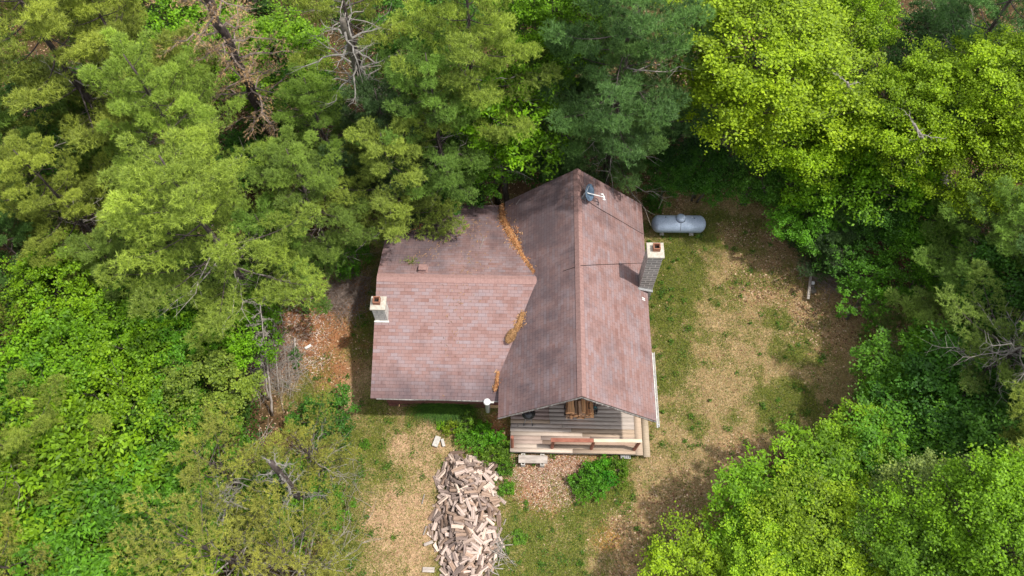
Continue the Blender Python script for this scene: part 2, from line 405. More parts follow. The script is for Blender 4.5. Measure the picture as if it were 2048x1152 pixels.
def build_ground():
    xs = np.concatenate([[-900, -400, -160, -80, -50, -42], np.arange(-36, 36.01, .12), [42, 50, 80, 160, 400, 900]])
    ys = np.concatenate([[-900, -400, -160, -70, -30, -12, -4], np.arange(2, 40.01, .12), [44, 50, 80, 160, 400, 900]])
    X, Y = np.meshgrid(xs, ys, indexing='ij')
    Z = (fbm(X, Y, .35, 3) - .5) * .12 + (fbm(X, Y, 2.3, 3) - .5) * .06
    V = np.stack([X, Y, Z], -1).reshape(-1, 3); nx, ny = X.shape
    i = np.arange(nx - 1)[:, None] * ny + np.arange(ny - 1)[None, :]
    Fc = np.stack([i, i + ny, i + ny + 1, i + 1], -1).reshape(-1, 4)
    col = ground_color(X, Y).reshape(-1, 3)
    me = bpy.data.meshes.new('ground')
    me.vertices.add(len(V)); me.vertices.foreach_set('co', V.astype(np.float32).ravel())
    me.loops.add(Fc.size); me.loops.foreach_set('vertex_index', Fc.astype(np.int32).ravel())
    me.polygons.add(len(Fc)); me.polygons.foreach_set('loop_start', np.arange(0, Fc.size, 4, dtype=np.int32))
    a = me.attributes.new('col', 'FLOAT_COLOR', 'POINT')
    a.data.foreach_set('color', np.concatenate([col, np.ones((len(col), 1))], 1).astype(np.float32).ravel())
    m, n, l, p = newmat('ground_soil_and_thatch')
    at_ = n.new('ShaderNodeAttribute'); at_.attribute_name = 'col'
    f1 = noise(n, l, 2.5, 6, .75); r1 = ramp(n, [(.35, (.68, .62, .55)), (.66, (1.3, 1.28, 1.22))]); l.new(f1, r1.inputs[0])
    f2 = noise(n, l, 14, 6, .8); r2 = ramp(n, [(.36, (.45, .42, .38)), (.62, (1.45, 1.42, 1.36))]); l.new(f2, r2.inputs[0])
    c = mix(n, l, 'MULTIPLY', .8, at_.outputs['Color'], r1.outputs[0]); c = mix(n, l, 'MULTIPLY', .85, c, r2.outputs[0])
    l.new(c, p.inputs['Base Color']); p.inputs['Roughness'].default_value = 1; p.inputs['Specular IOR Level'].default_value = .1
    bu = n.new('ShaderNodeBump'); bu.inputs['Distance'].default_value = .06; bu.inputs['Strength'].default_value = .8
    l.new(f2, bu.inputs['Height']); l.new(bu.outputs[0], p.inputs['Normal'])
    me.materials.append(m); me.update(calc_edges=True)
    o = bpy.data.objects.new('ground', me); COL.objects.link(o); tag(o, kind='structure')
build_ground()
def gz(X, Y): return (fbm(X, Y, .35, 3) - .5) * .12 + (fbm(X, Y, 2.3, 3) - .5) * .06

# ================================================================= CABIN
XR, W, Y0, Y1, ZR, ZE = 2.286, 3.186, 9.962, 20.438, 5.626, 2.97
XL, YB, YF, ZW, ZWE = -6.196, 20.472, 10.792, 4.224, 2.632
YW = (YB + YF) / 2
SM = (ZR - ZE) / W; SW = (ZW - ZWE) / (YW - YF)
def main_z(x): return ZR - SM * abs(x - XR)
def wing_z(y): return ZW - SW * abs(y - YW)
cabin = thing('cabin', 'brown timber cabin with two crossing reddish shingle gable roofs in the clearing', 'cabin', (0, 0, 0))
YWALL = Y0 + 2.6
# walls (one continuous body; gable ends follow the roofs)
mb = MB()
xa, xb = XR - W + .35, XR + W - .35; ya, yb_ = YWALL, Y1 - .45
def gable_prism(mb, pts2, y0, y1):
    n = len(pts2); vs = [(x, y0, z) for x, z in pts2] + [(x, y1, z) for x, z in pts2]
    fs = [tuple(range(n)), tuple(range(2 * n - 1, n - 1, -1))] + [(i, i + n, (i + 1) % n + n, (i + 1) % n) for i in range(n)]
    mb.add(vs, fs)
gable_prism(mb, [(xa, 0), (xb, 0), (xb, main_z(xb) - .16), (XR, ZR - .2), (xa, main_z(xa) - .16)], ya, yb_)
wa, wb = at(790, 810, 0).y, YB - .5
xw0 = XL + .3
vs = []
prof = [(wa, 0), (wa, wing_z(wa) - .14), (YW, ZW - .17), (wb, wing_z(wb) - .14), (wb, 0)]
for x in (xw0, 0.2): vs += [(x, y, z) for y, z in prof]
mb.add(vs, [(0, 1, 2, 3, 4), (9, 8, 7, 6, 5)] + [(i, i + 5, (i + 1) % 5 + 5, (i + 1) % 5) for i in range(5)])
wall = mb.build('wall', 'wall', cabin)
# battens on the visible front wall, sill board
mb = MB()
for i in range(18): mb.box((xw0 + .15 + i * .33, wa - .012, 1.15), (.04, .024, 2.2))
mb.box(((xw0 - .0) / 2 - .45, wa - .035, .12), (4.9, .07, .16)); mb.build('battens', 'wall', cabin)
def window(x, z, w=.9, h=.9):
    f = MB()
    for dx in (-w / 2, w / 2): f.box((x + dx, wa - .04, z), (.07, .08, h + .07))
    for dz in (-h / 2, h / 2): f.box((x, wa - .05, z + dz), (w + .07, .1, .07))
    fr = f.build('window', 'fascia', cabin); g = MB(); g.box((x, wa - .025, z), (w - .07, .03, h - .07)); g.build('pane', 'glass', fr)
window(-4.6, 1.35); window(-2.6, 1.35)
# front door and window under the porch
dm = MB(); dm.box((XR - .4, YWALL - .03, 1.5), (.9, .06, 2.0)); d = dm.build('door', 'fascia', cabin)
dm = MB(); dm.lathe((XR - .05, YWALL - .09, 1.45), [(0, -.03), (.03, 0), (0, .03)], 10); dm.build('handle', 'galv', d)
TH = .11
def slope(name, quad, mat, parent, stainfn, nu=60, nv=60):
    """quad: eave-left, eave-right, ridge-right, ridge-left seen from above; UV in metres"""
    a, b, c, d = [Vector(q) for q in quad]
    Lu = (b - a).length; Lv = (d - a).length; nrm = (b - a).cross(d - a).normalized(); du = (b - a).normalized(); dv = nrm.cross(du)
    V = []; ST = []; UV = []
    for i in range(nu + 1):
        for j in range(nv + 1):
            s, t = i / nu, j / nv
            p = (a * (1 - s) + b * s) * (1 - t) + (d * (1 - s) + c * s) * t
            V.append(p + nrm * (.004 * math.sin(p.x * 1.7 + p.y * 1.1) + .004 * math.sin(p.x * .6 - p.y * 2.3))); ST.append(stainfn(p, s, t)); UV.append(((p - a).dot(du), (p - a).dot(dv)))
    Fc = []; g = nv + 1
    for i in range(nu):
        for j in range(nv): Fc.append((i * g + j, (i + 1) * g + j, (i + 1) * g + j + 1, i * g + j + 1))
    n0 = len(V); uvs = [[UV[k] for k in f] for f in Fc]
    mi = [0] * len(Fc)
    low = [q - Vector((0, 0, TH)) for q in (a, b, c, d)]; top = [0, nu * g, nu * g + nv, nv]
    V += low; ST += [0] * 4
    for k in range(4):
        k2 = (k + 1) % 4
        Fc.append((top[k2], top[k], n0 + k, n0 + k2)); mi.append(1); uvs.append([(0, 0)] * 4)
    Fc.append((n0 + 3, n0 + 2, n0 + 1, n0)); mi.append(2); uvs.append([(0, 0)] * 4)
    me = bpy.data.meshes.new(name); me.from_pydata([tuple(v) for v in V], [], Fc)
    for m in (mat, M['fascia'], M['soffit']): me.materials.append(m)
    me.polygons.foreach_set('material_index', mi)
    ul = me.uv_layers.new(name='metres'); ul.data.foreach_set('uv', [c_ for f in uvs for q in f for c_ in q])
    at_ = me.attributes.new('stain', 'FLOAT', 'POINT'); at_.data.foreach_set('value', ST)
    me.update(); o = bpy.data.objects.new(name, me); COL.objects.link(o); o.parent = parent
    return o
SH = shingle('red_shingles', .85)
def st_right(p, s, t): return .05 + .10 * (1 - abs(2 * s - 1)) * 0 + (.22 if p.y > 17 else 0) * sstep(16, 19, p.y)
def st_left(p, s, t): return .42 + .22 * sstep(.2, .9, 1 - abs(t - .45) * 1.6) + .12 * sstep(12, 19, p.y)
def st_wfront(p, s, t): return -.12 + .85 * (1 - sstep(0, .42, t)) + .25 * (1 - sstep(.0, 1.3, abs(p.x + .25 - .35 * (p.y - 12)))) * (1 - sstep(.3, .6, t))
def st_wback(p, s, t): return .22 + .42 * (1 - sstep(.1, .95, t)) + .42 * (1 - sstep(.5, 2.0, math.hypot((p.x + 4.6) * .8, (p.y - 17.6)))) 
main_roof = thing('roof', None, None); main_roof.parent = cabin; main_roof['label'] = 'taller steep roof running front to back'
ER, EL = XR + W, XR - W
slope('right_slope', [(ER, Y1, ZE), (ER, Y0, ZE), (XR, Y0, ZR), (XR, Y1, ZR)][::1], SH, main_roof, st_right)
slope('left_slope', [(EL, Y0, ZE), (EL, Y1, ZE), (XR, Y1, ZR), (XR, Y0, ZR)], SH, main_roof, st_left)
wing_roof = thing('roof', None, None); wing_roof.parent = cabin; wing_roof['label'] = 'lower shallow roof running left of the tall one'
XE = .75
slope('front_slope', [(XL, YF, ZWE), (-.5, YF, ZWE), (XE, YW, ZW), (XL, YW, ZW)], SH, wing_roof, st_wfront)
slope('back_slope', [(XE, YB, ZWE), (XL, YB, ZWE), (XL, YW, ZW), (XE, YW, ZW)], SH, wing_roof, st_wback)
for o in (main_roof, wing_roof):
    pass
# ridge caps: overlapping bent shingles
def ridge_cap(parent, p0, p1, half, slope_, along, mats):
    mb = MB(); p0 = Vector(p0); p1 = Vector(p1); L = (p1 - p0).length; n = int(L / .145)
    t = (p1 - p0) / L; side = Vector((-t.y, t.x, 0))
    for i in range(n):
        a = p0 + t * (i * L / n); b = p0 + t * ((i + 1) * L / n + .01)
        z1, z2 = .030, .016
        pts = []
        for q, z in ((a, z1), (b, z2)):
            pts += [q + side * half + Vector((0, 0, z - half * slope_)), q + Vector((0, 0, z + .008)), q - side * half + Vector((0, 0, z - half * slope_))]
        low = [pts[0] - Vector((0, 0, .012)), pts[1] - Vector((0, 0, .012)), pts[2] - Vector((0, 0, .012))]
        vs = pts + low
        u = i * .37
        mb.add(vs, [(0, 1, 4, 3), (1, 2, 5, 4), (0, 6, 7, 1), (1, 7, 8, 2)], 0, [[(u, 0), (u + .07, 0), (u + .07, .1), (u, .1)]] * 4)
    return mb.build('ridge_cap', mats, parent)
RC, n_, l_, p_ = newmat('ridge_shingles')
f_ = noise(n_, l_, 7, 5, .7); g_ = noise(n_, l_, 60, 3, .8)
r_ = ramp(n_, [(.3, (.25, .145, .13)), (.7, (.34, .21, .19))]); l_.new(f_, r_.inputs[0])
gr_ = ramp(n_, [(.3, (.65,) * 3), (.7, (1.3,) * 3)]); l_.new(g_, gr_.inputs[0])
l_.new(mix(n_, l_, 'MULTIPLY', .8, r_.outputs[0], gr_.outputs[0]), p_.inputs['Base Color']); p_.inputs['Roughness'].default_value = .95
M['ridge'] = RC
ridge_cap(main_roof, (XR, Y0 + .01, ZR), (XR, Y1 - .01, ZR), .17, SM, 'y', 'ridge')
xi = XR - (ZR - ZW) / SM
ridge_cap(wing_roof, (XL + .01, YW, ZW), (xi - .03, YW, ZW), .2, SW, 'x', 'ridge')
# metal drip edge along front eave of the wing, slightly wavy and peeling
mb = MB()
n = 60
vs = []; fs = []
for i in range(n + 1):
    x = XL + .25 + i * (EL + .1 - XL - .3) / n; w_ = .012 + .035 * float(vnoise(np.array(x * 1.3), np.array(3.)))
    vs += [(x, YF - w_, ZWE - .015), (x, YF + .03, ZWE - .008), (x, YF - w_ * .8, ZWE - .10)]
for i in range(n):
    fs += [(3 * i, 3 * i + 3, 3 * i + 4, 3 * i + 1), (3 * i, 3 * i + 2, 3 * i + 5, 3 * i + 3)]
mb.add(vs, fs); mb.build('drip_edge', 'metal_edge', wing_roof)
# ragged pale drip edge under the front gable rake
for sgn in (-1, 1):
    mb = MB()
    for i in range(40):
        t0, t1 = i / 40, (i + 1) / 40
        
        x0 = XR + sgn * W * t0; x1 = XR + sgn * W * t1
        k = .02 + .03 * random.random()
        z0 = main_z(x0) - TH - .01; z1 = main_z(x1) - TH - .01
        mb.add([(x0, Y0 - k, z0), (x1, Y0 - k * .9, z1), (x1, Y0 - .003, z1 + .06), (x0, Y0 - .003, z0 + .06), (x0, Y0 - .01, z0 - .04), (x1, Y0 - .01, z1 - .04)], [(0, 1, 2, 3), (4, 5, 1, 0)])
    mb.build('rake_flashing', 'metal_edge', main_roof)
# rafter under the gable overhang and barge board
for sgn in (-1, 1):
    mb = MB(); x = XR + sgn * W * .5
    L = math.hypot(W, ZR - ZE)
    mb.box((x, Y0 + .045, main_z(x) - TH - .10), (L - .05, .05, .16), ry=sgn * math.atan(SM)); mb.build('barge_board', 'fascia', main_roof)
# gutter on the right eave, front third only
g0, g1 = Y0 - .25, Y0 + 3.0
mb = MB(); prof = [(0.012, 0.02), (0.014, -.09), (.09, -.09), (.115, .03), (.105, .03), (.083, -.08), (.024, -.08), (.022, .02)]
vs = [(ER + x, y, ZE - .03 + z) for y in (g0, g1) for x, z in prof]
mb.add(vs, [(i, (i + 1) % 8, (i + 1) % 8 + 8, i + 8) for i in range(8)] + [tuple(range(8)), tuple(range(15, 7, -1))])
gut = mb.build('gutter', 'gutter', cabin)
for y in (g0 + .1, g0 + 1.2, g0 + 2.2):
    mb = MB(); mb.box((ER + .06, y, ZE - .03 + .022), (.11, .03, .008)); mb.build('gutter_strap', 'galv', gut)

# chimneys
def chimney(cx, cy, w, d, z0, z1, mat, label, capw=.05, flue=(0, 0), base_flash=True):
    mb = MB(); mb.box((cx, cy, (z0 + z1) / 2), (w, d, z1 - z0)); ch = mb.build('chimney', mat, cabin, bevel=.008); ch['label'] = label
    mb = MB(); mb.box((cx, cy, z1 + .05), (w + capw * 2, d + capw * 2, .1)); mb.build('chimney_cap', 'cap_concrete', ch, bevel=.012)
    fx, fy = cx + flue[0], cy + flue[1]; s = .145; q = .1; z = z1 + .101; hh = .22
    mb = MB()
    for a, b, w2, d2 in ((0, -s + .02, 2 * s, .045), (0, s - .02, 2 * s, .045), (-s + .02, 0, .045, 2 * s - .09), (s - .02, 0, .045, 2 * s - .09)):
        mb.box((fx + a, fy + b, z + hh / 2), (w2, d2, hh))
    mb.build('flue', 'clay', ch, bevel=.01)
    mb = MB(); mb.box((fx, fy, z + .02), (2 * s - .09, 2 * s - .09, .02)); mb.build('flue_throat', 'flue_black', ch)  # near-black plate across the bottom of the flue opening
    return ch
# right chimney stands against the right eave wall
p = at(1309, 506, 5.95); b = at(1293, 577, 3.2)
cw, cd = .60, .62
chR = chimney(5.05 + cw / 2, 15.83 + cd / 2, cw, cd, 0, 5.90, 'greybrick', 'tall grey brick chimney at the right eave', .045, (.03, .06))
mb = MB(); mb.box((5.05 + cw / 2 - .02, 15.83 - .05, main_z(5.2) + .03), (cw + .1, .10, .05), ry=math.atan(SM) * .5); mb.build('flashing', 'galv', chR)
lw, ld = .53, .52
chL = chimney(-6.149 + lw / 2, 13.846 + ld / 2, lw, ld, 2.8, 4.70, 'whitebrick', 'short white painted chimney at the left edge of the low roof', .05, (-.05, .05))
mb = MB(); mb.box((-6.149 + lw / 2, 13.846 - .03, wing_z(13.82) + .02), (lw + .08, .08, .04)); mb.build('flashing', 'gutter', chL)
# box roof vent
p = at(846, 538, 4.1); 
mb = MB(); z = wing_z(p.y)
mb.box((p.x, p.y, z + .02), (.42, .42, .02), rx=-math.atan(SW)); mb.box((p.x, p.y, z + .12), (.30, .30, .16), rx=-math.atan(SW)); mb.box((p.x, p.y, z + .21), (.34, .34, .025), rx=-math.atan(SW))
mb.build('roof_vent', 'ridge', cabin, bevel=.01)
# exhaust pipe with white cap at the front wall
p = at(974, 803, 2.9)
mb = MB(); mb.tube([(p.x, p.y, 1.72), (p.x, p.y, 2.82)], .095, 16); mb.tube([(p.x, p.y, 1.84), (p.x, wa + .05, 1.84)], .095, 16)
vp = mb.build('exhaust_pipe', 'galv', cabin, smooth=False)
mb = MB(); mb.lathe((p.x, p.y, 2.82), [(.0, -.01), (.135, -.01), (.15, .03), (.135, .08), (.09, .115), (.0, .13)], 24); mb.build('pipe_cap', 'white', vp, smooth=True)
mb = MB(); mb.box((p.x + .16, p.y + .06, 2.62), (.22, .05, .08)); mb.build('pipe_bracket', 'gutter', vp)
# pale timber under the front wing wall near the corner
mb = MB(); q = at(993, 813, .25); mb.box((q.x, q.y, .25), (.75, .1, .12)); mb.build('sill_timber', 'siding2', cabin)
# small white bracket on the right slope below the chimney
q = at(1288, 596, main_z(5.05)); mb = MB(); z = main_z(q.x)
mb.box((q.x, q.y + .06, z + .015), (.18, .05, .02), ry=math.atan(SM)); mb.box((q.x, q.y - .02, z + .015), (.18, .05, .02), ry=math.atan(SM)); mb.box((q.x - .08, q.y + .02, z + .03), (.04, .14, .02), ry=math.atan(SM))
tag(mb.build('metal_bracket', 'white'), 'small white metal bracket lying on the right roof slope below the tall grey chimney', 'bracket')

# ---------------------------------------------------------------- satellite dish
RZ = lambda x: main_z(x)
base = at(1166, 396, main_z(2.6) + .05); base.z = main_z(base.x)
dish = thing('satellite_dish', 'grey oval satellite dish with white feed arm mounted near the roof ridge', 'satellite dish', base)
mb = MB()
mb.box((0, 0, .02), (.2, .14, .02), ry=math.atan(SM)); mb.tube([(0, 0, .02), (0.02, 0, .30), (.12, .02, .44)], .026, 10)
mb.tube([(-.08, -.10, .08), (.04, .0, .33)], .012, 6); mb.tube([(.12, -.14, -.09), (.04, 0, .33)], .012, 6)
mb.build('mount', 'galv', dish)
cen = at(1180, 385, main_z(2.9) + .62) - base
nrm = Vector((.80, -.22, .56)).normalized()                   # boresight
maj = Vector((.34, .92, .05)); maj = (maj - nrm * maj.dot(nrm)).normalized(); mnr = nrm.cross(maj)
DM = Matrix((( maj.x, mnr.x, nrm.x), (maj.y, mnr.y, nrm.y), (maj.z, mnr.z, nrm.z)))
mb = MB(); A, Bx = .40, .33; rings = 8; nseg = 40; vs = []; fs = []
for layer, off in ((0, 0), (1, -.012)):
    for i in range(rings + 1):
        r_ = i / rings
        for k in range(nseg):
            a = 2 * PI * k / nseg
            vs.append(cen + DM @ Vector((A * r_ * math.cos(a), Bx * r_ * math.sin(a), .07 * r_ * r_ - .07 + off)))
for layer in (0, 1):
    o_ = layer * (rings + 1) * nseg
    for i in range(rings):
        for k in range(nseg):
            q_ = (o_ + i * nseg + k, o_ + (i + 1) * nseg + k, o_ + (i + 1) * nseg + (k + 1) % nseg, o_ + i * nseg + (k + 1) % nseg)
            fs.append(q_ if layer == 0 else q_[::-1])
o2 = (rings + 1) * nseg
for k in range(nseg): fs.append((rings * nseg + k, o2 + rings * nseg + k, o2 + rings * nseg + (k + 1) % nseg, rings * nseg + (k + 1) % nseg))
mb.add(vs, fs); refl = mb.build('reflector', 'dish', dish, smooth=True)
mb = MB()   # pale script-like lettering along the upper edge of the reflector
pts = []
def onr(u, v):
    r2 = (u / A) ** 2 + (v / Bx) ** 2
    return cen + DM @ Vector((u, v, .07 * r2 - .07 + .006))
for k in range(9):
    u0 = -.04 + k * .032
    for (a, b) in (((0, -.02), (.004, .022 if k in (0, 3, 7) else .008)), ((.004, .006), (.014, -.016)), ((.014, -.016), (.024, .006))):
        vtop = .17
        mb.tube([onr(u0 + a[0], vtop + a[1]), onr(u0 + b[0], vtop + b[1])], .0055, 4)
mb.build('lettering', 'white', refl)
mb = MB()
end = at(1207, 394, main_z(3.5) + .65) - base; st = cen + DM @ Vector((-.13, .14, -.02)); 
d_ = (end - st).normalized()
mb.tube([st, end], .024, 8); mb.build('feed_arm', 'white', dish)
mb = MB(); sd_ = Vector((-d_.y, d_.x, 0)).normalized()
mb.tube([end - sd_ * .17 + Vector((-.03, 0, .02)), end + d_ * .05, end + sd_ * .17 + Vector((-.0, 0, .02))], .03, 8)
for s_ in (-.14, 0, .14):
    c_ = end + sd_ * s_; mb.tube([c_ + d_ * .03, c_ - d_ * .11], [.035, .03], 10)
mb.build('receiver', 'white', dish)

def cable(name, pts, r_, label):
    mb = MB(); mb.tube(pts, r_, 5); return tag(mb.build(name, 'cable'), label, 'cable')
def on_right(px, py, off=.02):
    z = 4.5
    for _ in range(12):
        q = at(px, py, z); z = main_z(q.x) + off
    return at(px, py, z)
def on_wing(px, py, off=.02):
    z = 4
    for _ in range(12):
        q = at(px, py, z); z = wing_z(q.y) + off
    return at(px, py, z)
cable('dish_cable', [base + Vector((.02, 0, .2))] + [on_right(*q) for q in ((1184, 408), (1205, 421), (1228, 434), (1252, 448), (1272, 460), (1286, 468))] + [at(1288, 470, 2.7)], .011, 'black cable running down the right slope from the satellite dish to the eave')
cable('guy_wire', [at(1291, 526, 4.4), on_right(1255, 527, .05), on_right(1200, 529, .03), on_right(1162, 531, .06), on_right(1150, 534, .03), on_right(1126, 542)], .010, 'dark wire running over the roof ridge from the tall grey chimney')
mb = MB(); mb.tube([on_wing(*q) for q in ((966, 472), (967, 479), (964, 487), (960, 497))], .012, 5); tag(mb.build('twig', 'dead'), 'thin pale curved twig lying on the back slope of the low roof', 'twig')
mb = MB(); mb.tube([on_right(*q, .03) for q in ((1032, 409), (1036, 404), (1040, 398))], .010, 5); tag(mb.build('twig', 'dead'), 'short pale twig lying near the back left corner of the tall roof', 'twig')

# ---------------------------------------------------------------- pine needle drifts in the valleys
def needle_drift(name, label, pts, zfun, n, hgt, cols=((.38, .16, .055), (.46, .22, .09), (.26, .11, .05), (.50, .30, .15))):
    """pts: list of (px,py,radius m)"""
    V = []; C = []
    pts = [(zfun(p[0], p[1], 0.0), p[2]) for p in pts]
    for i in range(n):
        t = random.random() * (len(pts) - 1); k = int(t); f = t - k
        c = pts[k][0].lerp(pts[min(k + 1, len(pts) - 1)][0], f); r_ = pts[k][1] * (1 - f) + pts[min(k + 1, len(pts) - 1)][1] * f
        rr = abs(random.gauss(0, .42)) * r_ * (2.6 if random.random() < .10 else .8); a = random.random() * 2 * PI
        x, y = c.x + rr * math.cos(a), c.y + rr * math.sin(a)
        zz = max(main_z(x), wing_z(y)) + .012 + hgt * max(0, 1 - (rr / (r_ + .01)) ** 2) * random.random()
        an = random.random() * PI; L = .05 + .05 * random.random(); w = .008 + .006 * random.random()
        dx, dy = math.cos(an), math.sin(an); dz = random.uniform(-.3, .3)
        p0 = (x - dx * L, y - dy * L, zz - dz * L * .5); p1 = (x + dx * L, y + dy * L, zz + dz * L * .5)
        V += [p0, (x - dy * w, y + dx * w, zz + .012), p1, (x + dy * w, y - dx * w, zz)]
        c0 = np.array(random.choice(cols)); C.append(c0 * random.uniform(.7, 1.25))
    Fc = np.arange(len(V)).reshape(-1, 4)
    # a low mound under the loose needles
    o = npmesh(name, np.array(V), Fc, ['litter'], col=np.array(C))
    return tag(o, label, 'pine needles', kind='stuff')
needle_drift('pine_needles', 'orange dead pine needles filling the back roof valley', [(1003, 415, .10), (1006, 440, .16), (1018, 462, .19), (1028, 480, .19), (1037, 497, .12)], on_wing, 6500, .09)
needle_drift('pine_needles', 'thin trail of brown needles up the back roof valley to the ridge', [(1038, 500, .12), (1052, 522, .09), (1068, 545, .07)], on_wing, 700, .02)
needle_drift('pine_needles', 'orange dead pine needles in the front roof valley above the straw clump', [(1045, 628, .07), (1040, 645, .11), (1033, 658, .10)], on_wing, 3800, .09, ((.44, .24, .1), (.48, .28, .13), (.3, .15, .06)))
needle_drift('pine_needles', 'orange needles against the tall roof near the front left eave', [(996, 745, .05), (994, 765, .08), (990, 782, .07)], on_wing, 700, .05)
needle_drift('pine_needles', 'orange dead needles at the back left corner of the low roof under the pine bough', [(790, 436, .3), (808, 443, .4), (832, 450, .3)], on_wing, 9000, .04)
needle_drift('pine_needles', 'sparse scattered needles on the low roof slopes', [(830, 520, 1.8), (960, 440, 1.4), (900, 700, 1.8)], on_wing, 260, .004, ((.3, .18, .1),))
# straw clump (old nest-like heap)
q = on_wing(1022, 672, .1); mb = MB(); n = 14
nv_ = []
for i in range(10):
    ph = PI * i / 9
    for k in range(n):
        a = 2 * PI * k / n; rr = math.sin(ph) * (1 + .18 * math.sin(3 * a + i) + random.uniform(-.07, .07))
        nv_.append((q.x + .15 * rr * math.cos(a) + .10 * rr * math.sin(a), q.y + .30 * rr * math.sin(a), q.z - .03 + .14 * math.cos(ph)))
mb.add(nv_, [(i * n + k, i * n + (k + 1) % n, (i + 1) * n + (k + 1) % n, (i + 1) * n + k) for i in range(9) for k in range(n)])
clump = thing('straw_clump', 'oval brown straw clump lodged in the front roof valley', 'straw clump', (0, 0, 0))
mb.build('core', 'straw', clump, smooth=True)
V = []; C = []
for i in range(1500):
    a = random.random() * 2 * PI; rr = random.random() ** .5
    x = q.x + .19 * rr * math.cos(a) + .10 * rr * math.sin(a); y = q.y + .33 * rr * math.sin(a); z = q.z + .125 * math.sqrt(max(0, 1 - rr * rr)) - .02
    an = random.random() * PI; L = .06; w = .007; dx, dy = math.cos(an), math.sin(an)
    V += [(x - dx * L, y - dy * L, z), (x - dy * w, y + dx * w, z + .01), (x + dx * L, y + dy * L, z), (x + dy * w, y - dx * w, z)]
    C.append(np.array((.42, .24, .11)) * random.uniform(.25, 1.2))
npmesh('stalks', np.array(V), np.arange(len(V)).reshape(-1, 4), ['litter'], col=np.array(C), parent=clump)

# ================================================================= DECK
DZ = .5
deck = thing('porch_deck', 'weathered timber porch deck at the front of the cabin with a partial railing', 'deck')
fy = at(1150, 906, DZ).y; lx = at(1020, 900, DZ).x; rx = at(1270, 880, DZ).x; rx2 = at(1286, 905, DZ).x
bw = .182; V = []; Fs = []; C = []
def board(x0, x1, y0, y1, z1, c, th=.038):
    o_ = len(V); c = np.array(c) * random.uniform(.88, 1.12)
    for z in (z1 - th, z1):
        V.extend([(x0, y0, z), (x1, y0, z), (x1, y1, z), (x0, y1, z)])
    Fs.extend([(o_ + 3, o_ + 2, o_ + 1, o_), (o_ + 4, o_ + 5, o_ + 6, o_ + 7), (o_, o_ + 1, o_ + 5, o_ + 4), (o_ + 1, o_ + 2, o_ + 6, o_ + 5), (o_ + 2, o_ + 3, o_ + 7, o_ + 6), (o_ + 3, o_, o_ + 4, o_ + 7)])
    C.extend([c] * 6)
tan = (.46, .35, .26); pale = (.56, .46, .38); gry = (.46, .395, .35); dk = (.34, .29, .26); pk = (.42, .32, .27)
def X(px): return at(px, 870, DZ).x
nrow = int((YWALL - fy) / bw) + 1
spec = {0: [(None, 1145, pale), (1145, None, tan)], 1: [(None, 1100, pale), (1100, None, tan)], 2: [(None, 1085, pk), (1085, None, (.40, .28, .21))],
        3: [(None, 1082, pk), (1082, 1180, pk), (1180, None, pk)], 4: [(None, 1165, pale), (1165, None, tan)], 5: [(None, 1143, gry), (1143, None, tan)],
        6: [(None, 1036, dk), (1036, 1125, gry), (1125, None, gry)], 7: [(None, 1100, tan), (1100, None, gry)], 8: [(None, 1098, (.33, .25, .225)), (1098, None, gry)]}
for i in range(nrow):
    y0 = fy + i * bw + .002; y1 = fy + (i + 1) * bw - .003
    sp = spec.get(i) or [(None, 1098, (.33, .25, .225)), (1098, None, random.choice([gry, gry, dk]))]
    for a, b, c in sp:
        x0 = lx + random.uniform(-.01, .01) if a is None else X(a) + .004; x1 = rx - .006 if b is None else X(b) - .004
        z = DZ + random.uniform(-.002, .002)
        if i == 3 and c[0] < .34: pass
        board(x0, x1, y0, y1, z, c)
board(rx, rx2 - .0, fy - .03, YWALL + .0, DZ + .003, tan)      # right edge board running back
dk_o = npmesh('decking', np.array(V), np.array(Fs), ['boards'], col=np.array(C), parent=deck)
# dark damp stain streaks below the rail are on the boards themselves (weathering)
mb = MB()
mb.box(((lx + rx2) / 2, fy + .04, DZ - .13), (rx2 - lx - .06, .045, .18)); mb.box((rx2 - .07, (fy + YWALL) / 2, DZ - .13), (.045, YWALL - fy - .1, .18)); mb.box((lx + .05, (fy + YWALL) / 2, DZ - .13), (.045, YWALL - fy - .1, .18))
for i in range(6): mb.box((lx + .5 + i * .95, (fy + YWALL) / 2 + .05, DZ - .14), (.045, YWALL - fy - .2, .16))
mb.build('joist', 'sheet', deck)
for x in (lx + .15, (lx + rx) / 2, rx2 - .15):
    mb = MB(); mb.box((x, fy + .15, .12), (.14, .14, .42)); mb.build('footing', 'sheet', deck)
# step plank on the right
V, Fs, C = [], [], []
sx0, sx1 = at(1287, 905, .32).x, at(1300, 905, .32).x; sy0, sy1 = at(1294, 914, .32).y, Y0 + 1.2
board(sx0, sx1, sy0, sy1, .34, (.46, .37, .27), .05)
st_ = npmesh('step_plank', np.array(V), np.array(Fs), ['boards'], col=np.array(C), parent=deck)
for y in (sy0 + .2, sy1 - .2):
    mb = MB(); mb.box(((sx0 + sx1) / 2, y, .14), (.2, .1, .3)); mb.build('step_block', 'sheet', st_)
PH = 1.12
for k, (px, py, hh) in enumerate(((1024.5, 893.5, 1.32), (1104, 895, PH), (1182.5, 897, PH), (1268, 899, PH))):
    p = at(px, py, DZ); top = (p.x + (.0, .02, .03, .10)[k], p.y + .02, DZ + hh)
    mb = MB(); mb.tube([(p.x, p.y, DZ - .1), top], [.072, .068], 12); mb.build('rail_post', 'red_stain', deck)
pl = at(1101.5, 880, DZ + PH + .02); pm = at(1187, 881, DZ + PH + .02); pr = at(1284, 882, DZ + PH + .02)
def plank(name, a, b, w, th, z, mat, parent, bevel=.006):
    mb = MB(); c = (a + b) / 2; L = (b - a).length; mb.box((c.x, c.y, z), (L, w, th), rz=math.atan2(b.y - a.y, b.x - a.x)); return mb.build(name, mat, parent, bevel=bevel)
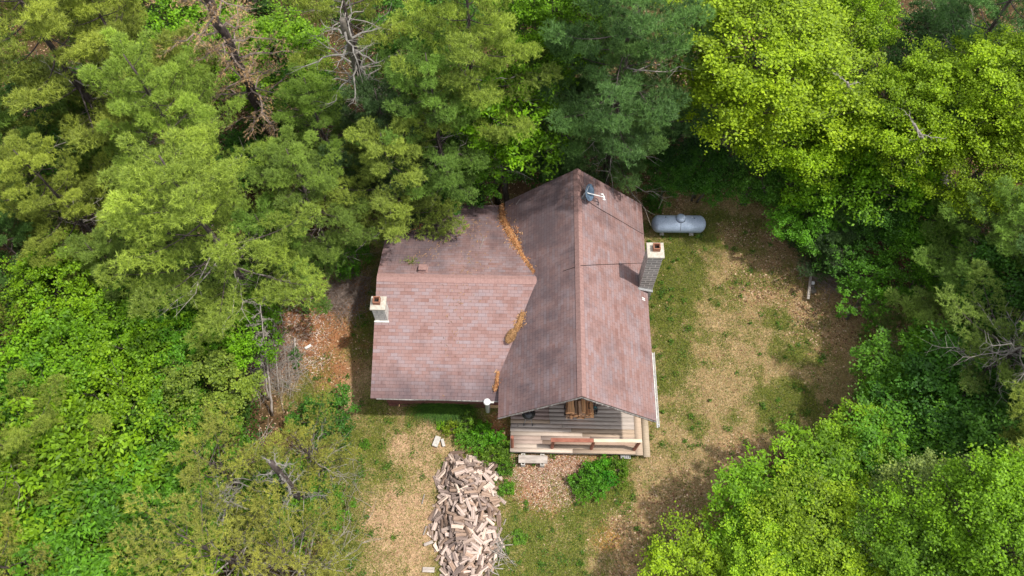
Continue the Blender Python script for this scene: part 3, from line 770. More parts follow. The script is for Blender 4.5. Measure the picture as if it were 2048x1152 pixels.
r1 = plank('top_rail', pl, pm, .17, .038, DZ + PH + .02, 'red_stain', deck); r1['label'] = 'red brown stained length of top rail'
M['newboard'] = mottled('new_pale_pine', (.54, .44, .31), (.70, .61, .47), 5, stretch=(.3, 2, 1))
r2 = plank('top_rail', pm + Vector((.01, 0, 0)), pr, .15, .038, DZ + PH + .022, 'newboard', deck); r2['label'] = 'new pale pine length of top rail'

# bench in front of the deck
a = at(1037, 918, .36); b = at(1095, 919, .36)
bench = thing('plank_bench', 'low bench made of one grey plank on two block supports in front of the deck', 'bench', ((a.x + b.x) / 2, (a.y + b.y) / 2, 0))
mb = MB(); mb.box((0, 0, .36), ((b - a).length, .34, .05)); mb.build('seat', 'sheet', bench, bevel=.005)
for x in (-.42, .40):
    mb = MB()
    for dx in (-.07, .07): mb.box((x + dx, 0, .165), (.035, .50, .33))
    mb.box((x, -.23, .165), (.105, .035, .33)); mb.box((x, .23, .165), (.105, .035, .33)); mb.build('leg', 'cement', bench)

# kettle grill on the deck
p = at(1057, 829, DZ + .75)
grill = thing('kettle_grill', 'black round kettle grill standing on the left part of the deck under the roof edge', 'grill', (p.x, p.y + .05, DZ))
mb = MB(); mb.lathe((0, 0, .72), [(0, -.22), (.14, -.20), (.24, -.11), (.285, 0), (.29, .01), (.27, .01), (.22, -.1), (0, -.19)], 28); mb.build('bowl', 'black', grill, smooth=True)
mb = MB(); mb.lathe((0, 0, .73), [(.29, 0), (.285, .04), (.22, .14), (.12, .19), (0, .205)], 28); lid = mb.build('lid', 'black', grill, smooth=True)
mb = MB(); mb.tube([(-.06, 0, .93), (-.06, 0, .98), (.06, 0, .98), (.06, 0, .93)], .012, 6); mb.build('handle', 'galv', lid)
mb = MB(); mb.lathe((0, 0, .722), [(.292, -.006), (.298, 0), (.292, .012)], 28); mb.build('rim', 'galv', grill)
for a_ in (-2.2, -.95, PI / 2):
    mb = MB(); mb.tube([(.16 * math.cos(a_), .16 * math.sin(a_), .56), (.32 * math.cos(a_), .34 * math.sin(a_), .03)], .014, 8); mb.build('leg', 'galv', grill)
for a_ in (-2.2, -.95):
    mb = MB(); mb.lathe((.32 * math.cos(a_), .34 * math.sin(a_), .06), [(0, -.02), (.06, -.02), (.06, .02), (0, .02)], 14, axis='X'); mb.build('wheel', 'black', grill)

# teal cylinder in a frame
p = at(1186, 814, 1.1)
gb = thing('gas_cylinder', 'small teal gas cylinder in a dark metal frame beside the stacked firewood under the gable', 'gas cylinder', (p.x, p.y, DZ))
mb = MB(); mb.lathe((0, 0, .46), [(0, -.16), (.05, -.16), (.085, -.12), (.085, .12), (.05, .16), (0, .16)], 18, axis='X'); mb.build('body', 'teal', gb, smooth=True)
mb = MB()
for x in (-.2, .2):
    for y in (-.12, .12): mb.tube([(x, y, 0), (x, y, .75)], .014, 6)
mb.box((0, 0, .33), (.42, .26, .02)); mb.tube([(-.2, -.12, .75), (.2, -.12, .75), (.2, .12, .75), (-.2, .12, .75), (-.2, -.12, .75)], .014, 6); mb.build('frame', 'black', gb)
mb = MB(); mb.tube([(0.0, -.1, .3), (0, -.1, .85)], .02, 6); mb.build('strap', 'fascia', gb)

# ================================================================= LOGS
def log_mesh(seed, L, r_, kind):
    rd = random.Random(seed); mb = MB()
    if kind == 'round': ang = [2 * PI * k / 9 for k in range(9)]; rad = [r_ * rd.uniform(.9, 1.1) for _ in ang]; bark = [True] * 9; pts = [(q * math.cos(a), q * math.sin(a)) for a, q in zip(ang, rad)]
    else:
        if kind == 'wedge': pts = [(0, -r_ * .8)] + [(1.25 * r_ * math.cos(a), -r_ * .8 + 1.5 * r_ * math.sin(a)) for a in np.linspace(.55, PI - .55, 5)]; bark = [False] + [True] * 4 + [False]
        elif kind == 'half': pts = [(1.15 * r_ * math.cos(a), -r_ * .4 + 1.0 * r_ * math.sin(a)) for a in np.linspace(0, PI, 7)]; pts = [(x, y) for x, y in pts]; bark = [True] * 6 + [False]
        else: pts = [(-r_ * 1.1, -r_ * .6), (r_ * .9, -r_ * .7), (r_ * 1.1, r_ * .4), (-r_ * .2, r_ * .75), (-r_ * 1.0, r_ * .3)]; bark = [False, False, True, False, False]
        pts = [(x * rd.uniform(.85, 1.15), y * rd.uniform(.85, 1.15)) for x, y in pts]
    n = len(pts); K = 5; rings = []
    bend = rd.uniform(-.005, .005); tap = rd.uniform(.72, .98); tw = rd.uniform(-.25, .25)
    for i in range(K):
        t = i / (K - 1) - .5; s = 1 + (tap - 1) * (t + .5); cs, sn = math.cos(tw * t), math.sin(tw * t)
        rings.append([Vector((t * L + rd.uniform(-.008, .008) + (.012 * math.sin(k * 2.1) if i in (0, K - 1) else 0), (x * cs - y * sn) * s + bend * (1 - 4 * t * t) + rd.uniform(-.006, .006), (x * sn + y * cs) * s + rd.uniform(-.006, .006))) for k, (x, y) in enumerate(pts)])
    vs = [v for r in rings for v in r]
    for i in range(K - 1):
        for k in range(n):
            a_ = i * n + k; b_ = i * n + (k + 1) % n
            mb.f.append([a_, b_, b_ + n, a_ + n]); mb.m.append(1 if bark[k] else 0); mb.uv.append([(0, 0)] * 4)
    mb.f.append(list(range(n - 1, -1, -1))); mb.m.append(0); mb.uv.append([(0, 0)] * n)
    mb.f.append([(K - 1) * n + k for k in range(n)]); mb.m.append(0); mb.uv.append([(0, 0)] * n)
    mb.v = [tuple(v) for v in vs]
    return mb
LOGS = []
for s in range(16):
    kind = ['wedge', 'slab', 'half', 'slab', 'wedge', 'slab', 'round', 'wedge'][s % 8]
    r_ = [.074, .064, .058, .078, .06, .05, .042, .058][s % 8]
    LOGS.append((log_mesh(100 + s, 1.0 * [.54, .49, .56, .46, .52, .50, .58, .43][s % 8], r_, kind), r_, [.54, .49, .56, .46, .52, .50, .58, .43][s % 8]))
log_me = []
for mb_, r_, L in LOGS:
    me = bpy.data.meshes.new('split_log'); me.from_pydata(mb_.v, [], mb_.f); me.materials.append(M['split']); me.materials.append(M['logbark'])
    me.polygons.foreach_set('material_index', mb_.m); me.update(); log_me.append(me)

def log_tone(rd):
    u = rd.random()
    if u < .17: return (1.45, 1.38, 1.32), 0
    if u < .72: return tuple(np.array((1.0, .94, .94)) * rd.uniform(.8, 1.18)), 1
    return tuple(np.array((.72, .60, .52)) * rd.uniform(.75, 1.15)), 2
LLAB = ['pale freshly split log with clean cut face in the loose firewood heap', 'grey brown weathered split log in the loose firewood heap', 'dark brown split log in the loose firewood heap']
LGRP = ['pale split logs in the firewood heap', 'grey brown split logs in the firewood heap', 'dark brown split logs in the firewood heap']
def build_heap():
    rd = random.Random(5); cs = .04
    P = [at(*q) for q in ((905, 900), (1000, 925), (1003, 1000), (1000, 1060), (1004, 1100), (985, 1152), (960, 1190), (890, 1190), (868, 1110), (855, 1060), (868, 1000), (872, 950))]
    x0 = min(p.x for p in P) - .6; y0 = min(p.y for p in P) - .6; nx = int((max(p.x for p in P) + .6 - x0) / cs); ny = int((max(p.y for p in P) + .6 - y0) / cs)
    XX, YY = np.meshgrid(x0 + (np.arange(nx) + .5) * cs, y0 + (np.arange(ny) + .5) * cs, indexing='ij')
    ins = np.zeros(XX.shape, bool); j = len(P) - 1
    for i in range(len(P)):
        a, b = P[i], P[j]; ins ^= ((a.y > YY) != (b.y > YY)) & (XX < (b.x - a.x) * (YY - a.y) / (b.y - a.y + 1e-9) + a.x); j = i
    # distance to the edge by erosion
    D = np.zeros(XX.shape); cur = ins.copy()
    for k in range(60):
        D[cur] += cs; c2 = cur.copy(); c2[1:] &= cur[:-1]; c2[:-1] &= cur[1:]; c2[:, 1:] &= cur[:, :-1]; c2[:, :-1] &= cur[:, 1:]; cur = c2
    target = np.minimum(D * .72, .95) * (.8 + .4 * fbm(XX, YY, 1.2, 3))
    Hm = np.zeros(XX.shape); own = -np.ones(XX.shape, int); logs = []
    cand = np.argwhere(ins)
    fails = 0
    while fails < 260 and len(logs) < 1400:
        best = None
        for _ in range(7):
            ci, cj = cand[rd.randrange(len(cand))]; k = rd.randrange(16); L, r_ = LOGS[k][2], LOGS[k][1]
            a = rd.gauss(.1, 1.0) if rd.random() < .35 else rd.random() * PI
            cx, cy = XX[ci, cj], YY[ci, cj]; h = int(L / 2 / cs) + 3
            sl = (slice(max(0, ci - h), ci + h + 1), slice(max(0, cj - h), cj + h + 1))
            dx = XX[sl] - cx; dy = YY[sl] - cy; u = dx * math.cos(a) + dy * math.sin(a); v = -dx * math.sin(a) + dy * math.cos(a)
            fp = (abs(u) < L / 2) & (abs(v) < r_ * .95)
            if not fp.any(): continue
            hh = Hm[sl][fp]; uu = u[fp]
            za = np.percentile(hh[uu > 0], 82) if (uu > 0).any() else 0; zb = np.percentile(hh[uu <= 0], 82) if (uu <= 0).any() else 0
            sc = (za + zb) / 2 - target[ci, cj]
            if best is None or sc < best[0]: best = (sc, sl, fp, u, a, cx, cy, k, za, zb, L, r_)
        if best is None or best[0] > -.02 : fails += 1; continue
        sc, sl, fp, u, a, cx, cy, k, za, zb, L, r_ = best
        tilt = math.atan2((za - zb), L * .55); tilt = max(-.5, min(.5, tilt)); zc = (za + zb) / 2 + r_ * .62
        top = zc + u * math.tan(tilt) + r_ * .62
        sub = Hm[sl]; so_ = own[sl]; upd = fp & (top > sub); sub[upd] = top[upd]; so_[upd] = len(logs)
        logs.append((cx, cy, zc, a, tilt, k, rd.uniform(-.4, .4) + (PI if rd.random() < .5 else 0)))
    vis = np.bincount(own[own >= 0], minlength=len(logs))
    order = np.argsort(-vis); keep = set(order[:285].tolist())
    V = []; Fc = []; MI = []
    for i, (cx, cy, zc, a, tilt, k, roll) in enumerate(logs):
        zc += float(gz(np.array(cx), np.array(cy)))
        mt = Matrix.Translation((cx, cy, zc)) @ Matrix.Rotation(a, 4, 'Z') @ Matrix.Rotation(-tilt, 4, 'Y') @ Matrix.Rotation(roll, 4, 'X') @ Matrix.Diagonal((rd.uniform(.66, 1.15), rd.uniform(.75, 1.35), rd.uniform(.8, 1.2), 1))
        if i in keep:
            o = bpy.data.objects.new('split_log', log_me[k]); COL.objects.link(o); o.matrix_world = mt
            t, g = log_tone(rd); o.color = (*t, 1); tag(o, LLAB[g], 'log', LGRP[g])
        else:
            o_ = len(V); V += [tuple(mt @ Vector(v)) for v in LOGS[k][0].v]; Fc += [[o_ + q for q in f] for f in LOGS[k][0].f]; MI += LOGS[k][0].m
    me = bpy.data.meshes.new('firewood'); me.from_pydata(V, [], Fc); me.materials.append(M['split']); me.materials.append(M['logbark']); me.polygons.foreach_set('material_index', MI); me.update()
    o = bpy.data.objects.new('firewood', me); COL.objects.link(o); o.color = (.8, .73, .68, 1); tag(o, 'mass of half buried split logs under the top of the firewood heap', 'firewood', kind='stuff')
    print('HEAP', len(logs), 'visible', int((vis > 0).sum()), 'maxh', Hm.max())
build_heap()

# porch firewood stack: logs lying front to back
stack_x0 = at(1132, 815, 1.2).x; stack_y = at(1155, 812, 1.3).y
rd = random.Random(9); si = 0
for row in range(5):
    for c_ in range(7):
        x = stack_x0 + .09 + c_ * .165 + (.04 if row % 2 else 0); z = DZ + .10 + row * .15
        k = [0, 3, 4, 6, 1, 7, 3, 12][rd.randrange(8)]
        o = bpy.data.objects.new('stacked_log', log_me[k]); COL.objects.link(o)
        o.matrix_world = Matrix.Translation((x, stack_y + rd.uniform(-.05, .04), z)) @ Matrix.Rotation(PI / 2 + rd.uniform(-.05, .05), 4, 'Z') @ Matrix.Rotation(rd.random() * 6, 4, 'X') @ Matrix.Diagonal((1.2, 1.35, 1.35, 1))
        t = random.choice([(1.5, .98, .58), (1.3, .95, .68), (1.6, 1.05, .6), (1.0, .8, .62)]); o.color = (*t, 1)
        tag(o, 'orange brown split log in the neat porch stack under the gable peak', 'log', 'split logs stacked on the porch')
rack = thing('log_rack', 'dark rack holding the split logs on the porch', 'rack', (stack_x0, stack_y, DZ))
mb = MB()
for x in (-.03, 1.24):
    for y in (-.14, .14): mb.box((x, y, .45), (.05, .05, .9))
mb.box((.6, -.14, .02), (1.25, .05, .04)); mb.box((.6, .14, .02), (1.25, .05, .04)); mb.build('frame', 'soffit', rack)

# loose pieces of wood on the ground
def loose(px0, py0, px1, py1, w, th, label, mat='sheet', name='board', z=None):
    z = th / 2 + .05 if z is None else z
    a = at(px0, py0, z); b = at(px1, py1, z); mb = MB(); c = (a + b) / 2; L = (b - a).length
    mb.box((0, 0, 0), (L, w, th)); o = mb.build(name, mat, bevel=min(w, th) * .2)
    o.location = (c.x, c.y, z); o.rotation_euler = (random.uniform(-.06, .06), 0, math.atan2(b.y - a.y, b.x - a.x)); tag(o, label, 'board'); return o
loose(877, 873, 869, 893, .25, .12, 'pale cut block lying in the grass above the firewood heap', 'cement')
loose(884, 878, 888, 893, .13, .10, 'narrow pale block beside the wider block above the firewood heap', 'cement')
loose(845, 1139, 869, 1140, .20, .05, 'short grey board lying on the dirt left of the foot of the firewood heap')
loose(848, 1090, 866, 1083, .12, .08, 'grey split board sticking out left of the firewood heap', z=.15)
loose(849, 988, 844, 1008, .04, .03, 'thin pale stick on the bare dirt left of the firewood heap', 'dead', 'stick')
loose(853, 1052, 847, 1070, .05, .03, 'thin pale lath on the dirt beside the lower firewood heap', 'dead', 'stick')
loose(1012, 1038, 1007, 1050, .04, .03, 'short pale stick in the grass right of the firewood heap', 'dead', 'stick')
loose(590, 676, 590, 705, .09, .08, 'short pale upright-lying log piece on the red dirt by the brush', 'birch', 'stick')
loose(610, 697, 622, 690, .12, .05, 'white split piece of wood on the red dirt', 'white', 'wood_piece')
# post and weathered board at the edge of the clearing on the right
loose(1622, 548, 1616, 598, .12, .10, 'weathered grey post lying on the ground at the right edge of the clearing', 'sheet', 'post', z=.25)
loose(1622, 570, 1629, 586, .24, .06, 'dark framed weathered panel beside the lying post', 'bark', 'panel', z=.16)
q = at(1627, 564, .3); mb = MB(); mb.lathe((q.x, q.y, .2), [(0, .1), (.07, .09), (.1, .0), (.08, -.1), (0, -.12)], 12); tag(mb.build('plastic_jug', 'white'), 'small white container beside the lying post', 'container')
q = at(1251, 911, .2); mb = MB(); 
for i in range(6): mb.box((q.x - .2 + i * .08, q.y, .22), (.015, .26, .02))
for y in (-.13, .13): mb.box((q.x, q.y + y, .22), (.44, .02, .025))
mb.box((q.x, q.y, .10), (.36, .2, .12)); tag(mb.build('metal_grate', 'curtain'), 'grey metal grate on the ground at the deck corner', 'grate')
q = at(1003, 834, .1); mb = MB(); mb.tube([(q.x - .1, q.y - .08, .15), (q.x + .1, q.y + .1, .2)], .04, 6); tag(mb.build('wood_piece', 'siding2'), 'small orange wood stick on the ground between the wing and the deck', 'stick')

# ================================================================= PROPANE TANK
a = at(1303, 448, .68); b = at(1411, 449, .68)
TL = (b - a).length; TR = .43
tank = thing('propane_tank', 'long grey blue propane tank with a domed lid lying beside the cabin', 'tank', ((a.x + b.x) / 2, (a.y + b.y) / 2, 0), math.atan2(b.y - a.y, b.x - a.x))
mb = MB(); hl = TL / 2; prof = []
for i in range(9): t = PI / 2 * i / 8; prof.append((TR * math.sin(t) + .0001, -hl + TR * .78 * (1 - math.cos(t))))
prof += [(r_, -z) for r_, z in prof[::-1]]
mb.lathe((0, 0, .70), prof, 40, axis='X'); mb.build('body', 'tank', tank, smooth=True)
mb = MB(); mb.lathe((0.03, 0.04, .70 + TR - .06), [(.225, 0), (.225, .14), (.205, .185), (.12, .215), (0, .225)], 30); dome = mb.build('dome_lid', 'tank', tank, smooth=True)
mb = MB(); mb.lathe((0.03, 0.04, .70 + TR - .04), [(.24, 0), (.245, .03), (.228, .045)], 30); mb.build('collar', 'tank_dark', tank)
mb = MB(); mb.box((0.03, -.145, .70 + TR + .09), (.05, .03, .05)); mb.build('latch', 'tank_dark', dome)
mb = MB()
for i in range(8):
    t0 = .42 + i * .13; t1 = t0 + .13; rr = TR + .004
    mb.add([(x, -rr * math.sin(t), .70 + rr * math.cos(t)) for t in (t0, t1) for x in (.012, .042)], [(0, 2, 3, 1)])
mb.build('dark_run_mark', 'tank_dark', tank)
for x, y, nm, mt_ in ((-.70, .12, 'cap', 'black'), (.60, .12, 'cap', 'white'), (.70, .06, 'cap', 'tank_dark')):
    mb = MB(); mb.lathe((x, y, .70 + TR - .03), [(.028, 0), (.028, .04), (0, .045)], 12); mb.build(nm, mt_, tank)
for sx in (-1, 1):
    mb = MB(); mb.box((sx * (hl - .07), .12, .88), (.03, .05, .07)); mb.build('lug', 'curtain', tank)
    mb = MB(); mb.box((sx * hl * .55, 0, .16), (.10, .34, .32)); mb.box((sx * hl * .55, 0, .05), (.2, .5, .1)); mb.build('leg', 'cement', tank)

# ================================================================= PLANTS
def unit(v): return v / (np.linalg.norm(v, axis=-1, keepdims=True) + 1e-9)
def leaves_mesh(name, C, lsz, ratio=.55, tilt=.55, rnd=None, mats=('leaf',), parent=None, droop=0.0):
    """C (N,3) leaf centres -> kite shaped leaves, folded on the midrib"""
    N = len(C); nr = unit(np.stack([rng.normal(0, tilt, N), rng.normal(0, tilt, N), np.ones(N)], 1))
    a = rng.random(N) * 2 * PI; d = np.stack([np.cos(a), np.sin(a), rng.normal(-droop, .25, N)], 1); d = unit(d - nr * (d * nr).sum(1, keepdims=True))
    s = np.cross(nr, d); L = (lsz * rng.uniform(.65, 1.3, N))[:, None]; w = L * ratio
    base = C - d * L * .5; tip = C + d * L * .5; mid = C + d * L * .03 
    l = mid + s * w * .5 + nr * L * .10; r_ = mid - s * w * .5 + nr * L * .10
    V = np.stack([base, r_, tip, l], 1).reshape(-1, 3); Fc = np.arange(4 * N).reshape(-1, 4)
    if rnd is None: rnd = rng.random(N)
    return npmesh(name, V, Fc, list(mats), rnd=rnd, parent=parent)

def limb_pts(p0, p1, n=6, wob=.12, sag=0.0):
    p0 = Vector(p0); p1 = Vector(p1); L = (p1 - p0).length; out = []
    for i in range(n + 1):
        t = i / n; p = p0.lerp(p1, t)
        if 0 < i < n: p += Vector((random.uniform(-1, 1), random.uniform(-1, 1), random.uniform(-1, 1))) * wob * L / n
        p.z += sag * math.sin(PI * t) * L; out.append(p)
    return out

PROTO = {}
def broadleaf(key, h, rad, zc, lobes, clumps, nl, lsz, ratio=.6, bark='bark', crown_h=None, spread=.36, stems=1, tilt=.55, lobe_r=.34):
    """h height, rad crown radius, zc crown centre height; lobed crown of leaf clumps on limbs"""
    root = thing('tree', None, None); tm = MB(); ch = crown_h or (h - zc) * 1.0
    P = []; RN = []
    tops = []
    for s in range(stems):
        bx, by = (0, 0) if stems == 1 else (random.uniform(-.4, .4) * rad, random.uniform(-.4, .4) * rad)
        tp = limb_pts((bx * .4, by * .4, -.1), (bx + random.uniform(-.3, .3), by + random.uniform(-.3, .3), zc + ch * .45), 9, .18)
        r0 = (.018 * h + .03) / math.sqrt(stems)
        tm.tube(tp, [r0 * (1 - .8 * i / 9) for i in range(10)], 8); tops.append(tp)
    ga = random.random() * 6
    for i in range(lobes):
        u = (i + .5) / lobes; ga += 2.39996
        ph = math.acos(1 - 1.45 * u)                       # mostly upper and side lobes
        rr = .80 * rad * random.uniform(.62, 1.2)
        c = Vector((rr * math.sin(ph) * math.cos(ga), rr * math.sin(ph) * math.sin(ga), zc + ch * .72 * math.cos(ph) * random.uniform(.8, 1.1)))
        tp = tops[i % stems]; k = max(2, min(8, int(2 + 6 * (c.z - zc + ch) / (2 * ch)) - 1)); st = tp[k]
        lp = limb_pts(st, c, 5, .2, .05); tm.tube(lp, [.05 * (rad / 3) * (1 - .75 * q / 5) for q in range(6)], 5, cap=False)
        lr = rad * lobe_r * random.uniform(.75, 1.3)
        lobe_v = random.uniform(-.22, .22)
        for j in range(clumps):
            v = Vector((random.gauss(0, 1), random.gauss(0, 1), random.gauss(0, .8))).normalized() * lr * random.uniform(.6, 1.25)
            cc = c + v
            if j % 4 == 0: tm.tube([lp[-2], (lp[-2] + cc) / 2 + Vector((0, 0, .05)), cc], [.016 * rad / 3, .010 * rad / 3, .005], 3, cap=False)
            n = int(nl * random.uniform(.4, 1.6)); cr = spread * lr * random.uniform(.55, 1.15)
            q = rng.normal(0, 1, (n, 3)) * np.array([cr, cr, cr * .34]) * .62
            P.append(q + np.array(cc)); RN.append(np.clip(rng.random(n) * .75 + .12 + lobe_v + random.uniform(-.12, .12), 0, 1))
    P = np.concatenate(P); RN = np.concatenate(RN)
    tr = tm.build('trunk', bark, root, smooth=True); cr = leaves_mesh('crown', P, lsz, ratio, tilt, RN, parent=root)
    PROTO[key] = (root, [tr, cr], h, rad, False)

def needles_mesh(name, T, D, nn, L, w, rnd, parent):
    """T tuft centres (N,3), D axis of each tuft; nn needles per tuft as thin triangles"""
    N = len(T); Dr = np.repeat(D, nn, 0); Tr = np.repeat(T, nn, 0); M_ = N * nn
    d = unit(Dr * rng.uniform(.25, 1.1, (M_, 1)) + rng.normal(0, .62, (M_, 3))); s = unit(np.cross(d, np.array([0, 0, 1.0]) + rng.normal(0, .55, (M_, 3))))
    Ln = L * rng.uniform(.7, 1.25, (M_, 1)); st = Tr - d * Ln * .05 + Dr * rng.uniform(-.05, .08, (M_, 1))
    V = np.stack([st - s * w * .5, st + s * w * .5, st + d * Ln], 1).reshape(-1, 3)
    rn = np.clip(np.repeat(rnd, nn) + rng.normal(0, .16, M_), 0, 1)
    return npmesh(name, V, np.arange(3 * M_).reshape(-1, 3), ['needle'], rnd=rn, parent=parent)

def pine(key, h, rad, zb, step=.62, dens=1.0, dead=18, nn=15, nl=.16, nw=.021, flat=.10, bark='bark_pine', lean=0, top_only=False, airy=0.0, deadmat='dead'):
    root = thing('pine_tree', None, None); tm = MB(); dm = MB(); T = []; D = []; RV = []
    tp = [Vector((lean * (i / 12) ** 1.5 + random.uniform(-.06, .06), random.uniform(-.06, .06), -.1 + (h - .1) * i / 12)) for i in range(13)]
    r0 = .0135 * h + .02
    tm.tube(tp, [r0 * (1 - .88 * i / 12) for i in range(13)], 10)
    def trunk_at(z):
        t = max(0, min(11.99, (z + .1) / h * 12)); k = int(t); return tp[k].lerp(tp[k + 1], t - k)
    z = zb; ga = random.random() * 6
    while z < h - .25:
        f = (h - z) / (h - zb)                               # 1 at crown base, 0 at tip
        Lz = rad * (f ** .62) * (1.0 if f < .8 else 1 - (f - .8) * 1.2)
        for b in range(random.choice([3, 4, 5, 5])):
            ga += 1.256 + random.uniform(-.25, .25)
            if random.random() < airy: continue
            L = Lz * random.choice([.4, .6, .85, 1.0, 1.15, 1.3]) * random.uniform(.9, 1.08) + .25; rise = flat + .35 * (1 - f) + random.uniform(-.10, .10)
            st = trunk_at(z); dr = Vector((math.cos(ga), math.sin(ga), 0)); sd = Vector((-dr.y, dr.x, 0))
            K = max(3, int(L / .30)); pts = []
            bendv = random.uniform(-.2, .2)
            for q in range(K + 1):
                t = q / K; pts.append(st + dr * (L * t) + sd * (bendv * L * t * t) + Vector((0, 0, L * (rise * t - .16 * t * (1 - t) * 2 + .14 * t ** 3))))
            tm.tube(pts, [max(.005, .010 * L * (1 - q / K) + .005) for q in range(K + 1)], 4, cap=False)
            val = random.uniform(.12, .5) + .25 * (1 - f)  # needles lighter toward the treetop: light on the crown put into their colour
            for q in range(1, K + 1):
                t = q / K
                if t < .30 and L > .9: continue
                for sg in ((-1, 1) if q < K else (-.6, 0, .6)):
                    off = L * (.30 * (1 - t) + .10) * random.uniform(.5, 1.15)
                    tw = (dr * .7 + sd * sg).normalized(); e = pts[q] + tw * off + Vector((0, 0, .10 * off + random.uniform(-.04, .04)))
                    tm.tube([pts[q], e], [.007, .004], 3, cap=False)
                    pr = random.uniform(.20, .36) * (1 + .12 * L / 3); pv = random.uniform(-.1, .1)
                    for u in range(int(13 * dens * (pr / .28) ** 2)):
                        a_ = random.random() * 2 * PI; rr = math.sqrt(random.random())
                        o_ = Vector((math.cos(a_), math.sin(a_), 0)) * rr * pr
                        T.append(e + o_ + dr * .05 + Vector((0, 0, pr * (.45 * (1 - rr * rr) + random.uniform(-.12, .08)))))
                        D.append((o_ / pr * .9 + dr * .25 + Vector((0, 0, .8))).normalized()); RV.append(val + pv + .20 * rr * t)  # bright tips, darker inner tufts: crown shade put into the needle colour
        z += step * random.uniform(.75, 1.25)
    for i in range(dead):
        zz = random.uniform(h * .12, zb + (h - zb) * .35); ga += 2.4; L = random.uniform(.6, 1.0) * rad * .95; st = trunk_at(zz)
        e = st + Vector((math.cos(ga) * L, math.sin(ga) * L, L * random.uniform(-.05, .3))); lp = limb_pts(st, e, 6, .25, -.03)
        dm.tube(lp, [.028 * (1 - .8 * q / 6) + .004 for q in range(7)], 5, cap=False)
        for q in range(2, 7):
            for _ in range(2):
                v = Vector((random.uniform(-1, 1), random.uniform(-1, 1), random.uniform(-.3, .4))); v = (v + (e - st).normalized() * .6).normalized() * L * random.uniform(.12, .35)
                dm.tube([lp[q], lp[q] + v * .6 + Vector((0, 0, random.uniform(-.05, .05))), lp[q] + v], [.008, .006, .003], 3, cap=False)
    tr = tm.build('trunk', bark, root, smooth=True)
    T = np.array([tuple(t) for t in T]); D = np.array([tuple(t) for t in D])
    cr = needles_mesh('crown', T, D, nn, nl, nw, np.clip(np.array(RV), 0, 1), root)
    parts = [tr, cr]
    if dead: parts.append(dm.build('dead_limbs', deadmat, root))
    PROTO[key] = (root, parts, h, rad, False)

random.seed(11)
broadleaf('maple1', 14, 3.6, 10.2, 26, 20, 95, .115, .66, lobe_r=.26)
broadleaf('maple2', 13, 3.4, 9.3, 22, 20, 95, .115, .66, lobe_r=.28)
broadleaf('bigleaf', 10, 3.0, 7.2, 18, 15, 44, .22, .46, lobe_r=.34, tilt=.6)
broadleaf('mid1', 8, 2.6, 5.4, 18, 16, 64, .13, .64, stems=2, lobe_r=.33)
broadleaf('mid2', 7, 2.4, 4.6, 17, 16, 64, .13, .64, stems=3, lobe_r=.34)
broadleaf('shrub1', 3.0, 1.5, 1.7, 12, 12, 40, .11, .66, stems=4, crown_h=1.3, lobe_r=.40)
broadleaf('shrub2', 2.4, 1.4, 1.3, 11, 11, 36, .12, .55, stems=4, crown_h=1.1, lobe_r=.40)
broadleaf('low1', .9, .7, .45, 10, 8, 13, .19, .34, stems=4, crown_h=.45, lobe_r=.45, tilt=.7)
broadleaf('low2', .9, .7, .45, 8, 7, 22, .10, .6, stems=4, crown_h=.45, lobe_r=.42, tilt=.7)
broadleaf('sapling', 3.6, 1.3, 2.4, 9, 8, 18, .13, .6, stems=2, crown_h=1.3, lobe_r=.4)
pine('pine1', 16, 3.5, 7.0, .80, 1.15, 18)
pine('pine2', 15, 3.3, 6.5, .80, 1.15, 14)
pine('pine3', 11, 2.8, 3.4, .72, 1.15, 8)
pine('pine_sparse', 16, 3.4, 9.5, .95, 1.0, 44, airy=.2)
pine('pine_scrub', 10, 3.3, 3.0, .72, .62, 22, nn=13, airy=.25, nl=.14, nw=.017)
pine('pine_small', 5, 1.8, .6, .46, .8, 3)

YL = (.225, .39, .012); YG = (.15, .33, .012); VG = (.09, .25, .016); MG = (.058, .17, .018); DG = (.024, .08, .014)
PL = (.215, .305, .048); PM = (.135, .235, .040); PB = (.09, .19, .052); PO = (.225, .27, .05); PD = (.05, .10, .035)
